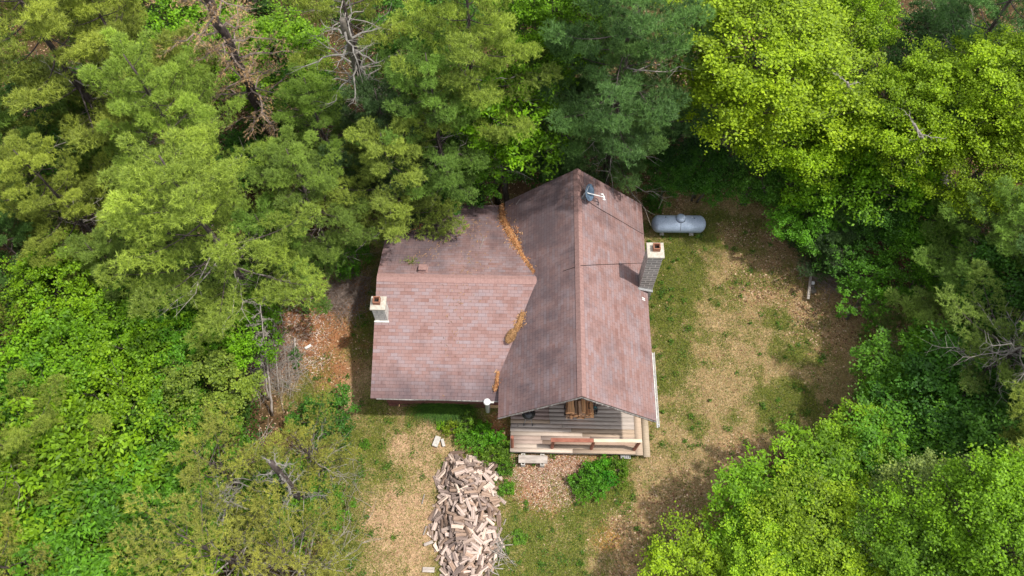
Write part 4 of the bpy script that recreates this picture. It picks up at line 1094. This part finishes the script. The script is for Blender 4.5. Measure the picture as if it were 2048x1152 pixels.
# (kind, photo px, photo py of the crown centre, height m, crown radius m, colour, label)
TREES = [
 ('pine1', 90, 75, 16, 3.9, PL, 'large bright yellow green pine filling the top left corner'),
 ('pine2', 235, 85, 14, 2.6, PL, 'yellow green pine to the right of the top left corner pine'),
 ('pine1', 345, 265, 14, 2.8, PL, 'light green pine left of the leaning dead trunk'),
 ('pine2', 120, 400, 11, 2.1, PL, 'light pine left of centre on the left edge above the bare trunk foot'),
 ('pine1', 410, 450, 14, 3.3, PL, 'big spreading light green pine left of the cabin'),
 ('pine3', 225, 545, 8, 1.9, PM, 'grey green pine standing over the bright saplings at left'),
 ('pine3', 545, 495, 8.5, 2.0, PM, 'mid green pine whose boughs reach the brush pile'),
 ('pine3', 430, 575, 7, 1.8, PM, 'lower mid green pine above the pale dead birch stems'),
 ('pine2', 610, 385, 10, 2.2, PM, 'pine behind the bough that hangs over the low roof'),
 ('pine3', 780, 350, 9.5, 2.5, PL, 'pine whose light bough hangs over the back left roof corner'),
 ('pine_sparse', 690, 15, 15.5, 2.6, PL, 'tall thin pine at the top edge over the pale limbed trunk'),
 ('pine2', 640, 250, 10, 1.9, PM, 'mid height pine between the leaning dead trunk and the dead limbed pine'),
 ('pine3', 770, 270, 10, 2.4, PD, 'dark small pine in the gap below the dead limbed pine'),
 ('pine1', 940, 105, 15, 3.1, PL, 'big light green pine at top centre left'),
 ('pine2', 870, 230, 12, 2.5, PM, 'pine just below the big light pine at top centre'),
 ('pine2', 1260, 60, 16, 3.4, PB, 'tall dark blue green pine behind the cabin peak'),
 ('pine3', 1240, 175, 11.5, 2.4, PB, 'dark blue green pine nearest behind the cabin peak'),
 ('pine3', 1140, 175, 10.5, 2.4, PB, 'dark pine left of the blue green pair behind the cabin'),
 ('pine3', 1270, 240, 6.0, 1.5, PB, 'low dark pine close behind the right roof peak'),
 ('pine2', 1985, 55, 14, 3.0, PB, 'blue green pine in the top right corner'),
 ('pine2', 2015, 470, 8.5, 2.7, PM, 'grey green pine on the right edge above the dead branches'),
 ('pine_sparse', 2035, 700, 9.5, 2.8, PM, 'pine on the right edge with long bare pale branches'),
 ('pine3', 1900, 640, 5.0, 2.2, PM, 'soft grey green pine at the right end of the clearing'),
 ('pine_small', 1700, 395, 4.2, 2.2, PD, 'hemlock like grey green evergreen right of the tank'),
 ('pine_small', 1665, 475, 3.2, 1.4, PD, 'small dull evergreen near the lying post'),
 ('pine1', -25, 880, 12, 2.4, PL, 'light pine bough entering at the left edge low down'),
 ('pine_scrub', 20, 680, 7, 1.7, PO, 'olive scrubby pine on the left edge midway'),
 ('pine_scrub', 430, 935, 8, 2.7, PO, 'olive scrubby pine with thin foliage at lower left'),
 ('pine_scrub', 605, 895, 6, 2.0, PO, 'thin olive pine reaching towards the left lawn'),
 ('pine_scrub', 420, 1100, 9.5, 3.2, PO, 'olive scrubby pine at the bottom edge left of centre'),
 ('pine_scrub', 570, 1110, 8.0, 2.8, PO, 'thin olive pine at the bottom edge nearest the lawn'),
 ('pine_scrub', 30, 1140, 8.5, 2.3, PO, 'olive pine in the bottom left corner'),
 ('pine3', 20, 500, 8, 1.8, PB, 'blue green pine on the left edge'),
 ('pine3', 30, 290, 11, 2.6, PM, 'mid green pine on the left edge below the corner pine'),
 # broadleaf
 ('maple1', 1520, 110, 12.5, 4.3, YL, 'huge bright yellow green maple at the upper right'),
 ('maple2', 1690, 50, 11, 2.4, YL, 'bright maple just right of the huge maple at the top edge'),
 ('maple2', 1600, 225, 8.5, 3.1, YL, 'yellow green maple in front of the huge maple'),
 ('maple1', 1455, 195, 8.5, 2.1, YL, 'yellow green maple left of and below the huge maple'),
 ('maple1', 1975, 200, 12, 3.2, YL, 'bright yellow green maple on the right edge'),
 ('maple2', 1820, 225, 10.5, 2.7, YL, 'bright maple left of the right edge maple'),
 ('maple2', 1975, 320, 9.5, 2.5, YL, 'bright maple low on the right edge above the pines'),
 ('mid1', 1760, 300, 7.5, 2.8, YG, 'shaded green maple behind the bare grey limbs'),
 ('mid2', 1650, 320, 6, 2.3, YG, 'green tree at the lower fringe of the bright maples'),
 ('bigleaf', 1010, 245, 9.5, 2.4, YG, 'bright broadleaf tree behind the valley between the roofs'),
 ('mid1', 985, 300, 6.5, 1.9, VG, 'vivid green sapling below the bright broadleaf tree behind the cabin'),
 ('maple1', 1095, 50, 13, 2.8, YG, 'yellow green tree between the pines at the top edge'),
 ('mid1', 560, 120, 8, 2.8, YG, 'yellow green understory tree right of the leaning dead trunk'),
 ('mid2', 400, 60, 7.5, 2.6, YG, 'yellow green understory tree left of the leaning dead trunk at the top'),
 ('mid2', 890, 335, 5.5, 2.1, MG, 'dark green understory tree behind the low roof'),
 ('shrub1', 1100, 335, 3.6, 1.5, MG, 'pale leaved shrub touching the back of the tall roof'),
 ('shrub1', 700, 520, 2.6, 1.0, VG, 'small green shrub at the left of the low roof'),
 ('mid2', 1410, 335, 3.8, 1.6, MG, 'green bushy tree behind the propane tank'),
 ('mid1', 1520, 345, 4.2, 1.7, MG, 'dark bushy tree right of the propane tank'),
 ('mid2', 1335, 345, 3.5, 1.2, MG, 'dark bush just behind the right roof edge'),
 ('mid1', 1615, 430, 3.8, 1.7, VG, 'green bush at the upper right border of the clearing'),
 ('mid1', 1860, 430, 5, 2.1, VG, 'green tree below the bare grey limbs at right'),
 ('mid2', 1890, 525, 4.2, 2.0, VG, 'green tree between the two grey green pines at right'),
 ('shrub1', 1730, 560, 3, 1.3, VG, 'low green bush behind the lying post at the right'),
 ('sapling', 1730, 605, 2.6, 1.2, VG, 'thin bright sapling at the right end of the clearing'),
 ('sapling', 1690, 510, 3.0, 1.2, MG, 'small sapling above the lying post'),
 ('mid1', 1865, 755, 4.5, 2.6, VG, 'deep green rounded tree at the right edge of the lawn'),
 ('mid2', 1950, 800, 6, 2.8, MG, 'deep green tree to the right of the rounded tree by the lawn'),
 ('mid2', 1800, 770, 3.2, 1.5, VG, 'green bush at the lawn corner on the right'),
 ('mid1', 1740, 927, 5.0, 2.2, YG, 'fine leaved light green tree at the lower right lawn edge'),
 ('mid2', 1965, 937, 6, 2.4, MG, 'dark fine leaved tree right of the dark gap at lower right'),
 ('mid1', 2070, 942, 8, 2.6, MG, 'dark tree on the right edge lower down'),
 ('mid2', 1810, 922, 5.5, 2.3, VG, 'fine leaved tree beside the dark gap at lower right'),
 ('bigleaf', 1520, 1027, 5.0, 2.1, YG, 'large leaved bright green tree overhanging the lower lawn'),
 ('bigleaf', 1635, 1007, 5.5, 2.3, YG, 'large leaved bright tree right of the one overhanging the lower lawn'),
 ('maple2', 1710, 1112, 7.0, 3.0, YL, 'bright yellow green tree at the bottom right of the lawn'),
 ('maple1', 1560, 1137, 6.0, 2.4, YL, 'bright yellow green tree nearest the bottom edge of the lawn'),
 ('mid1', 1410, 1157, 4.5, 2.0, YL, 'low bright tree reaching furthest left along the bottom edge'),
 ('maple2', 1870, 1062, 8, 2.7, (.24, .33, .09), 'light green tree with whitish leaf undersides at lower right'),
 ('maple1', 1840, 1152, 8.5, 2.7, (.17, .31, .03), 'green tree at the bottom edge below the whitish leaved tree'),
 ('maple1', 2010, 1092, 11, 3.0, YG, 'yellow green tree in the bottom right corner'),
 ('mid1', 120, 575, 7.5, 2.2, YG, 'bright yellow green small tree under the grey green pine at left'),
 ('mid2', 320, 610, 6, 2.2, VG, 'fine leaved green tree above the bright saplings at left'),
 ('mid1', 240, 690, 7, 2.4, YG, 'yellow green small tree in the left thicket'),
 ('mid2', 120, 730, 7, 2.5, YG, 'yellow green bushy tree on the left below the bright small tree'),
 ('mid2', 210, 820, 7, 2.5, YG, 'green tree in the middle of the left thicket'),
 ('mid1', 350, 690, 6, 2.2, VG, 'vivid green bushy tree left of the pale birch stems'),
 ('mid1', 400, 775, 6, 2.1, (.16, .27, .04), 'light green maple sapling at the edge of the dry brush'),
 ('bigleaf', 470, 665, 6, 1.6, YG, 'large leaved bright sapling beside the pale birch stems'),
 ('bigleaf', 110, 960, 8, 2.9, YG, 'vivid green large leaved tree at lower left'),
 ('bigleaf', 190, 1060, 7.5, 2.5, VG, 'vivid green large leaved tree near the bottom left corner'),
 ('mid1', 300, 1010, 6.5, 2.3, VG, 'green tree between the vivid tree and the olive pines'),
 ('mid2', 60, 830, 7, 2.3, VG, 'shaded green tree behind the light pine bough on the left edge'),
 ('mid2', 330, 900, 6, 2.2, VG, 'green bushy tree under the olive pine at lower left'),
 ('mid2', 330, 1130, 6, 2.0, YG, 'round leaved yellow green tree at the bottom edge left'),
 ('mid2', 560, 1000, 4, 1.7, VG, 'dark green bush at the foot of the dead limbed trunk at lower left'),
 ('shrub1', 640, 1010, 2.5, 1.1, VG, 'low green bush on the left lawn edge'),
 ('shrub2', 650, 835, 1.6, 1.3, MG, 'low green thicket at the top of the left lawn'),
 ('mid1', 510, 300, 4, 1.8, MG, 'shaded green tree beside the foot of the leaning dead trunk'),
 ('mid2', 130, 250, 8, 2.2, MG, 'shaded green tree between the left pines'),
 ('mid1', 590, 190, 7, 2.0, MG, 'shaded green tree in the gap left of the dead limbed pine'),
 ('mid1', 850, 50, 10, 2.6, MG, 'shaded tree between the dead limbed pine and the big light pine'),
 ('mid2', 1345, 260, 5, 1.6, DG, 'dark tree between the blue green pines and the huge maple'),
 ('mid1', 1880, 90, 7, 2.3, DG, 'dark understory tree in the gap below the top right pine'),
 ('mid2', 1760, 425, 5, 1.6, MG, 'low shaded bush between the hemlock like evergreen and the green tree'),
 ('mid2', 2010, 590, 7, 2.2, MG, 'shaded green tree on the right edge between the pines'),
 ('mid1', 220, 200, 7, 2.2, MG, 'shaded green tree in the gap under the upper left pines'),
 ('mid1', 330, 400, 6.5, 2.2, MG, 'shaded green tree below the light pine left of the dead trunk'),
]
random.seed(3)
def place(kind, x, y, h, r_, colr, label, group=None, name=None, rz=None, used=set()):
    root, parts, H0, R0, _ = PROTO[kind]
    if kind in used:
        o = dup(root, parts); kids = [c for c in o.children]
    else:
        used.add(kind); o = root; kids = parts
    o.name = name or ('pine_tree' if kind.startswith('pine') else 'shrub' if kind in ('shrub1', 'shrub2') else 'leafy_plant' if kind in ('low1', 'low2') else 'broadleaf_tree')
    o.location = (x, y, 0); o.scale = (r_ / R0, r_ / R0, h / H0); o.rotation_euler = (0, 0, random.random() * 2 * PI if rz is None else rz)
    cat = 'pine tree' if kind.startswith('pine') else 'shrub' if kind in ('shrub1', 'shrub2') else 'plant' if kind in ('low1', 'low2') else 'tree'
    if 'group' in o: del o['group']
    tag(o, label, cat, group)
    for k in kids:
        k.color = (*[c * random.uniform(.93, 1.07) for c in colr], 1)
    return o
for kind, px, py, h, r_, c, lab in TREES:
    zc = h * (.72 if not kind.startswith('pine') else .70)
    if kind in ('shrub1', 'shrub2', 'low1', 'low2'): zc = h * .5
    p = at(px, py, zc)
    place(kind, p.x, p.y, h, r_, c, lab)
# surrounding woods beyond the frame
random.seed(21)
for i in range(46):
    side = i % 4
    if side == 0: px, py = random.uniform(-200, 2250), random.uniform(-460, -190)
    elif side == 1: px, py = random.uniform(-520, -270), random.uniform(-100, 1200)
    elif side == 2: px, py = random.uniform(2330, 2560), random.uniform(-100, 1200)
    else: px, py = random.choice([random.uniform(-200, 560), random.uniform(1500, 2200)]), random.uniform(1380, 1600)
    if side == 3: p = at(px, py, 5); k = random.choice(['mid1', 'mid2', 'pine_scrub'])
    else: p = at(px, py, 9); k = random.choice(['pine2', 'maple2', 'pine1', 'maple1'])
    place(k, p.x, p.y, PROTO[k][2] * random.uniform(.85, 1.05), PROTO[k][3], random.choice([PM, PB, PL]) if k.startswith('pine') else random.choice([YG, MG, VG]), 'tree of the surrounding woods beyond the edges of the view', 'surrounding woods')

# garden plants near the deck
def plants(L, lab, grp, colr):
    for px, py, h, r_ in L:
        p = at(px, py, h * .4); place(random.choice(['low1', 'low1', 'low2']), p.x, p.y, h * random.uniform(.7, 1.1), r_ * random.uniform(.75, 1.05), tuple(q * random.uniform(.75, 1.3) for q in colr), lab, grp)
plants([(940, 850, .7, .5), (965, 862, .8, .6), (985, 880, .7, .5), (1000, 896, .7, .55), (955, 885, .8, .6), (1010, 915, .6, .45), (1012, 935, .6, .4), (930, 872, .6, .5), (985, 905, .7, .5)], 'bright leafy weed in the patch left of the deck and above the firewood', 'leafy weeds left of the deck', VG)
plants([(905, 853, .5, .4), (885, 848, .4, .35)], 'yellow green weed in front of the grass clump at the wing wall', 'yellow green weeds by the wing', YG)
plants([(1160, 965, .7, .55), (1185, 945, .8, .6), (1210, 930, .8, .55), (1235, 935, .6, .5), (1195, 975, .8, .6), (1165, 990, .5, .45), (1240, 960, .5, .4), (1215, 960, .7, .55)], 'leafy green weed in the clump in front of the deck', 'leafy weeds in front of the deck', VG)
plants([(1015, 975, .4, .35), (1040, 1075, .3, .3), (730, 888, .3, .3)], 'small isolated green weed in the lawn', 'small weeds in the lawn', VG)
plants([(1310, 420, .8, .45), (1300, 405, .7, .4), (590, 712, .5, .3), (592, 730, .3, .2)], 'small dark leafy weed on bare ground near the clearing edge', 'small dark weeds', MG)

# arching grass clump by the wing wall
def grass_clump(px, py, n, L, label):
    p = at(px, py, .1); V = []; RN = []; Fq = []
    for i in range(n):
        a = random.uniform(PI * 1.02, PI * 1.98) if random.random() < .75 else random.random() * 2 * PI
        d = Vector((math.cos(a), math.sin(a), 0)); s = Vector((-d.y, d.x, 0)); w = .012 * random.uniform(.7, 1.3); Li = L * random.uniform(.5, 1.1)
        b = Vector((p.x + random.gauss(0, .5), p.y + random.gauss(0, .12), 0)); o_ = len(V)
        for q in range(5):
            t = q / 4; c = b + d * (Li * .8 * t ** 1.3) + Vector((0, 0, Li * (1.1 * t - .85 * t * t)))
            ww = w * (1 - t * .85); V += [c - s * ww, c + s * ww]
        for q in range(4): Fq.append((o_ + 2 * q, o_ + 2 * q + 1, o_ + 2 * q + 3, o_ + 2 * q + 2)); RN.append(random.random())
    o = npmesh('grass_clump', np.array([tuple(v) for v in V]), np.array(Fq), ['blade'], rnd=np.array(RN)); o.color = (.045, .13, .015, 1)
    return tag(o, label, 'grass clump')
grass_clump(890, 812, 1500, 1.15, 'dark green arching clump of long grass against the wing wall')

# ---------------------------------------------------------------- lawn, thatch, litter (uncountable)
def scatter(name, n, box, wfun, size, ratio, mat, colr=None, flat=.25, label=None, cat=None, cols=None, zoff=.0):
    x0, x1, y0, y1 = box; P = []
    tot = 0
    while tot < n:
        X_ = rng.uniform(x0, x1, 200000); Y_ = rng.uniform(y0, y1, 200000); w = wfun(X_, Y_); k = rng.random(len(X_)) < w
        P.append(np.stack([X_[k], Y_[k]], 1)); tot += int(k.sum())
    P = np.concatenate(P)[:n]; N = len(P); z = gz(P[:, 0], P[:, 1]) + zoff
    a = rng.random(N) * 2 * PI; el = np.abs(rng.normal(0, flat, N)); L = size * rng.uniform(.5, 1.4, N)
    d = np.stack([np.cos(a) * np.cos(el), np.sin(a) * np.cos(el), np.sin(el)], 1) * L[:, None]; s = np.stack([-np.sin(a), np.cos(a), rng.normal(0, .3, N)], 1) * (L * ratio * .5)[:, None]
    b = np.concatenate([P, z[:, None] + .006], 1)
    V = np.stack([b, b + d * .5 + s, b + d, b + d * .5 - s], 1).reshape(-1, 3)
    kw = {}
    if cols is not None:
        cc = np.array(cols)[rng.integers(0, len(cols), N)] * rng.uniform(.6, 1.3, (N, 1)); kw['col'] = cc
    else: kw['rnd'] = rng.random(N)
    o = npmesh(name, V, np.arange(4 * N).reshape(-1, 4), [mat], **kw)
    if colr: o.color = (*colr, 1)
    return tag(o, label, cat, kind='stuff')
notH = lambda X_, Y_: ~((X_ > xw0) & (X_ < xb) & (Y_ > wa) & (Y_ < Y1 - .5))
LB = (-14, 22, 3, 27)
def wg(X_, Y_): cl, g, b, rd_, lv, tn = ground_weights(X_, Y_); return cl * (g * 1.0) * notH(X_, Y_)
def ws(X_, Y_): cl, g, b, rd_, lv, tn = ground_weights(X_, Y_); return cl * np.clip(1 - g * .7, 0, 1) * (1 - .4 * b) * (1 - .8 * rd_) * notH(X_, Y_)
def wl_(X_, Y_): cl, g, b, rd_, lv, tn = ground_weights(X_, Y_); return np.clip(cl * (lv * .9 + rd_ * .6 + .03) + (1 - cl) * .35, 0, 1) * notH(X_, Y_)
scatter('lawn_grass', 210000, LB, wg, .085, .2, 'blade', (.12, .17, .028), .5, 'patchy green grass of the clearing', 'grass')
scatter('dry_grass', 190000, LB, ws, .08, .17, 'litter', None, .2, 'dry straw coloured grass between the green patches', 'dry grass', cols=[(.37, .28, .145), (.47, .37, .22), (.27, .19, .085), (.17, .12, .05), (.20, .21, .055), (.15, .19, .04)])
scatter('fallen_leaves', 90000, (-32, 32, 3, 38), wl_, .10, .6, 'litter', None, .3, 'brown fallen leaves on the forest floor and lawn edges', 'fallen leaves', cols=[(.30, .17, .09), (.20, .10, .055), (.42, .27, .16), (.12, .065, .035), (.5, .36, .24)])
def wc(X_, Y_): return np.maximum(patch(X_, Y_, 1100, 950, 85, 38), .8 * patch(X_, Y_, 1090, 990, 50, 30)) 
ca = at(1000, 1020); cb = at(1210, 900)
scatter('wood_chips', 6000, (ca.x, cb.x, ca.y, cb.y), wc, .06, .3, 'litter', None, .3, 'bark and wood chips on the bare ground in front of the deck', 'wood chips', cols=[(.42, .27, .20), (.6, .46, .36), (.25, .13, .09), (.7, .58, .46)])
def wc2(X_, Y_): return patch(X_, Y_, 590, 690, 70, 60)
ca = at(500, 770); cb = at(680, 610)
scatter('wood_debris', 2500, (ca.x, cb.x, ca.y, cb.y), wc2, .16, .14, 'litter', None, .3, 'pale wood splinters on the red dirt beside the brush', 'wood debris', cols=[(.55, .40, .32), (.66, .55, .47), (.36, .15, .08)])
def undergrowth():
    P = []; RN = []
    while len(P) < 620:
        x, y = rng.uniform(-33, 33), rng.uniform(2, 38)
        if float(clear_mask(np.array([x]), np.array([y]))[0]) > .1 or (-7.4 < x < 6.6 and 8 < y < 21.2): continue
        n = int(rng.integers(120, 420)); r_ = rng.uniform(.4, 1.1); hh = rng.uniform(.4, 1.7)
        q = rng.normal(0, .5, (n, 3)) * np.array([r_, r_, hh * .3]) + np.array([x, y, hh * .6]); q[:, 2] = np.abs(q[:, 2]) + .04
        P.append(q); RN.append(np.clip(rng.random(n) * .7 + rng.uniform(0, .3), 0, 1))
    o = leaves_mesh('undergrowth', np.concatenate(P), .15, .6, .5, np.concatenate(RN)); o.color = (.045, .12, .014, 1)
    tag(o, 'shaded green undergrowth of bushes and saplings on the forest floor', 'undergrowth', kind='stuff')
undergrowth()

def lawn_weeds():
    P = []; RN = []; n_ = 0
    while n_ < 420:
        x, y = rng.uniform(-13, 20), rng.uniform(3.5, 26); cl, g, b, rd_, lv, tn = [float(q[0]) for q in ground_weights(np.array([x]), np.array([y]))]
        if cl < .6 or rng.random() > g + .12 or not notH(np.array([x]), np.array([y]))[0]: continue
        n_ += 1; k = int(rng.integers(8, 46)); r_ = rng.uniform(.06, .26)
        q = rng.normal(0, .5, (k, 3)) * np.array([r_, r_, .05]) + np.array([x, y, .09]); q[:, 2] = np.abs(q[:, 2]); P.append(q); RN.append(rng.random(k))
    o = leaves_mesh('lawn_weeds', np.concatenate(P), .085, .5, .7, np.concatenate(RN)); o.color = (.085, .19, .025, 1)
    tag(o, 'small green broad leaved weeds dotted through the lawn', 'weeds', kind='stuff')
lawn_weeds()

# ================================================================= DEAD TREES, BRUSH
def bare_tree(name, label, cat, base, top, r0, mat, limbs, limblen, lz=(.25, 1.0), n=14, twigs=3, wob=.05, rise=(-.05, .35), limbmat=None, needles=None, ncol=(.3, .15, .06), r1=.25):
    base = Vector(base); top = Vector(top); loc = Vector((base.x, base.y, 0)); root = thing(name, label, cat, loc)
    tp = limb_pts(base - loc, top - loc, n, wob); L = (top - base).length
    tm = MB(); tm.tube(tp, [r0 * (1 - (1 - r1) * i / n) for i in range(n + 1)], 12); tm.build('trunk', mat, root, smooth=True)
    dm = MB(); T = []; D = []; ga = random.random() * 6
    for i in range(limbs):
        t = lz[0] + (lz[1] - lz[0]) * (i + random.random()) / limbs; k = min(n - 1, int(t * n)); st = tp[k].lerp(tp[k + 1], t * n - k); ga += 2.4 + random.uniform(-.4, .4)
        Li = limblen * random.uniform(.45, 1.1) * (1.15 - .55 * t); e = st + Vector((math.cos(ga) * Li, math.sin(ga) * Li, Li * random.uniform(*rise)))
        lp = limb_pts(st, e, 6, .32, .02); dm.tube(lp, [r0 * .19 * (1 - .8 * q / 6) + .004 for q in range(7)], 5, cap=False)
        for q in range(1, 7):
            for _ in range(twigs):
                v = Vector((random.uniform(-1, 1), random.uniform(-1, 1), random.uniform(-.4, .5))); v = (v + (e - st).normalized() * .7).normalized() * Li * random.uniform(.12, .4)
                m_ = lp[q] + v * .55 + Vector((random.uniform(-.05, .05), random.uniform(-.05, .05), random.uniform(-.05, .05)))
                dm.tube([lp[q], m_, lp[q] + v], [.009, .006, .003], 3, cap=False)
                if needles and q > 1:
                    for _ in range(needles):
                        T.append(lp[q].lerp(lp[q] + v, random.random()) + Vector((random.uniform(-.12, .12),) * 3)); D.append(v.normalized())
    dm.build('dead_limbs', limbmat or mat, root)
    if T:
        T = np.array([tuple(t) for t in T]); D = np.array([tuple(t) for t in D])
        nd = needles_mesh('brown_needles', T, D, 7, .10, .016, rng.random(len(T)), root); nd.color = (*ncol, 1)
    return root
random.seed(77)
bare_tree('dead_tree', 'grey mottled trunk with long pale horizontal dead limbs at top left of centre', 'dead tree', at(748, 250, 1.0), at(685, 40, 14.0), .22, 'bark', 24, 3.0, (.25, .95), limbmat='graylimb', r1=.5, twigs=2, rise=(-.1, .2))
bare_tree('dead_pine', 'leaning dead pine with a long dark trunk and brown needles at upper left', 'dead tree', at(556, 295, 2.0), at(385, -60, 14.5), .24, 'bark_pine', 44, 2.9, (.2, 1.0), limbmat='dead_brown', needles=5, ncol=(.38, .27, .17), r1=.6, wob=.10)
bare_tree('dead_pine', 'dead limbed dark trunk with pale side branches at lower left', 'dead tree', at(632, 1035, .3), at(542, 925, 7.5), .17, 'bark_pine', 30, 1.15, (.1, 1.0), limbmat='graylimb', r1=.6, twigs=3)
bare_tree('dead_tree', 'dark slanting trunk foot on the left edge below the pines', 'dead tree', at(75, 455, .2), at(-40, 345, 8), .24, 'bark_pine', 4, 1.2, r1=.7)
bare_tree('dead_tree', 'pale mottled bare trunk in the dark gap at the top right', 'dead tree', at(1830, 125, .3), at(1905, -40, 9), .20, 'bark', 14, 2.2, (.1, .9), limbmat='dead_brown', r1=.6)
bare_tree('dead_tree', 'bare grey limb rising through the bright maples at right', 'dead tree', at(1885, 345, 1.0), at(1828, 248, 11.2), .10, 'dead', 7, 1.7, (.5, 1.0), r1=.5, twigs=1)
bare_tree('dead_tree', 'bare pale snag between the two bright maple crowns', 'dead tree', at(1730, 235, 1.0), at(1695, 165, 10.5), .09, 'dead', 6, 1.3, (.6, 1.0), r1=.5, twigs=1)
bare_tree('dead_tree', 'grey bare stem standing under the light pine at left', 'dead tree', at(185, 330, .5), at(208, 170, 8), .10, 'dead', 12, 2.0, (.1, .9), r1=.5)
bare_tree('dead_tree', 'thin bare stem at the far left under the corner pine', 'dead tree', at(140, 220, .5), at(168, 115, 8), .08, 'dead', 8, 1.8, (.1, .9), r1=.5)
bare_tree('dead_tree', 'dead branchy snag on the right edge with long pale branches', 'dead tree', at(2075, 800, .5), at(2060, 700, 8), .11, 'graylimb', 30, 3.0, (.2, 1.0), r1=.4, twigs=4)
bare_tree('dead_tree', 'small pale snag under the right edge maple', 'dead tree', at(1890, 405, .5), at(1895, 350, 7.0), .06, 'dead', 10, 1.1, (.5, 1.0), r1=.4)
bare_tree('dead_tree', 'grey snag in the olive pines at the lower left', 'dead tree', at(470, 1060, .3), at(440, 990, 7.0), .07, 'graylimb', 20, 1.2, (.4, 1.0), r1=.4, twigs=4)
# pale birch stems leaning up
for i, (b_, t_, r_, lab) in enumerate((((545, 830), (520, 605), .055, 'tallest pale dead birch stem at the brush edge left of the cabin'), ((538, 800), (513, 640), .04, 'left thin pale birch stem at the brush edge'), ((556, 780), (548, 650), .035, 'right thin pale birch stem at the brush edge'))):
    b = at(*b_, .1); t = at(*t_, 6.3 - i * .9); bare_tree('birch_stem', lab, 'birch', b, t, r_, 'birch', 16, .9, (.55, 1.0), rise=(.3, 1.0), limbmat='dead', r1=.25, twigs=3)
def brush(name, label, px, py, rx_, ry_, n, L, r_, hgt, mat, ang=None):
    p = at(px, py, 0); mb = MB()
    for i in range(n):
        rr = math.sqrt(random.random()); a = random.random() * 2 * PI; x = p.x + rx_ * rr * math.cos(a) * .6; y = p.y + ry_ * rr * math.sin(a) * .6
        an = random.random() * 2 * PI if ang is None else random.gauss(ang, .6); Li = L * random.uniform(.35, 1.1); z = random.uniform(.03, hgt) * (1 - rr * .5)
        d = Vector((math.cos(an), math.sin(an), random.uniform(-.12, .12))); c = Vector((x, y, z + .05)); s = Vector((-d.y, d.x, 0)) * random.uniform(-.12, .12) * Li
        rad = r_ * random.uniform(.35, 1.2); a_ = c - d * Li / 2; b_ = c + d * Li / 2; a_.z = max(a_.z, .04); b_.z = max(b_.z, .04)
        pts = [a_, c + s - d * Li * .15, c + s * .8 + d * Li * .2, b_]; mb.tube(pts, [rad, rad * .8, rad * .6, rad * .25], 4, cap=False)
        for _ in range(4):
            q = pts[random.choice([1, 2, 3])]; v = (d + Vector((random.uniform(-1, 1), random.uniform(-1, 1), random.uniform(-.2, .5)))).normalized() * Li * random.uniform(.12, .35)
            mb.tube([q, q + v * .5 + Vector((0, 0, .02)), q + v], [rad * .45, rad * .3, .003], 3, cap=False)
    return tag(mb.build(name, mat), label, 'brush', kind='stuff')
brush('brush_pile', 'round pile of grey cut brush left of the low roof', 692, 592, 1.5, 1.9, 230, 1.9, .013, .8, 'dead_brown')
brush('brush_pile', 'tangle of dry pale branches around the birch stems', 545, 735, 2.4, 2.4, 300, 1.8, .012, .9, 'dead')
brush('brush_pile', 'dark brush heap above the lying post at the right', 1665, 555, 2.0, 1.3, 140, 1.8, .014, .5, 'dead_brown')
brush('fallen_sticks', 'scattered dead sticks on the forest floor at upper left', 200, 260, 9, 7, 150, 2.4, .018, .6, 'dead_brown')
brush('fallen_sticks', 'dead branches under the pine at left of centre', 240, 340, 3.0, 2.2, 120, 2.6, .018, 1.6, 'dead')
brush('fallen_sticks', 'dead sticks on the floor behind the low roof', 800, 300, 4, 3, 80, 2.2, .016, .6, 'dead_brown')
brush('fallen_sticks', 'dead sticks on the floor at the upper right gap', 1800, 150, 6, 3, 110, 2.6, .02, .6, 'dead_brown')
brush('fallen_sticks', 'thin dry sticks at the edge of the left lawn', 690, 1000, 2.0, 3.2, 60, 1.3, .009, .2, 'dead')
brush('fallen_sticks', 'dark sticks in the gap between the trees at lower right', 1850, 900, 3.0, 3.0, 60, 2.0, .016, .6, 'dead_brown')
brush('crooked_sticks', 'crooked dry sticks lying at the lower right of the firewood heap', 990, 1110, .6, 1.2, 32, 1.1, .028, .25, 'dead')
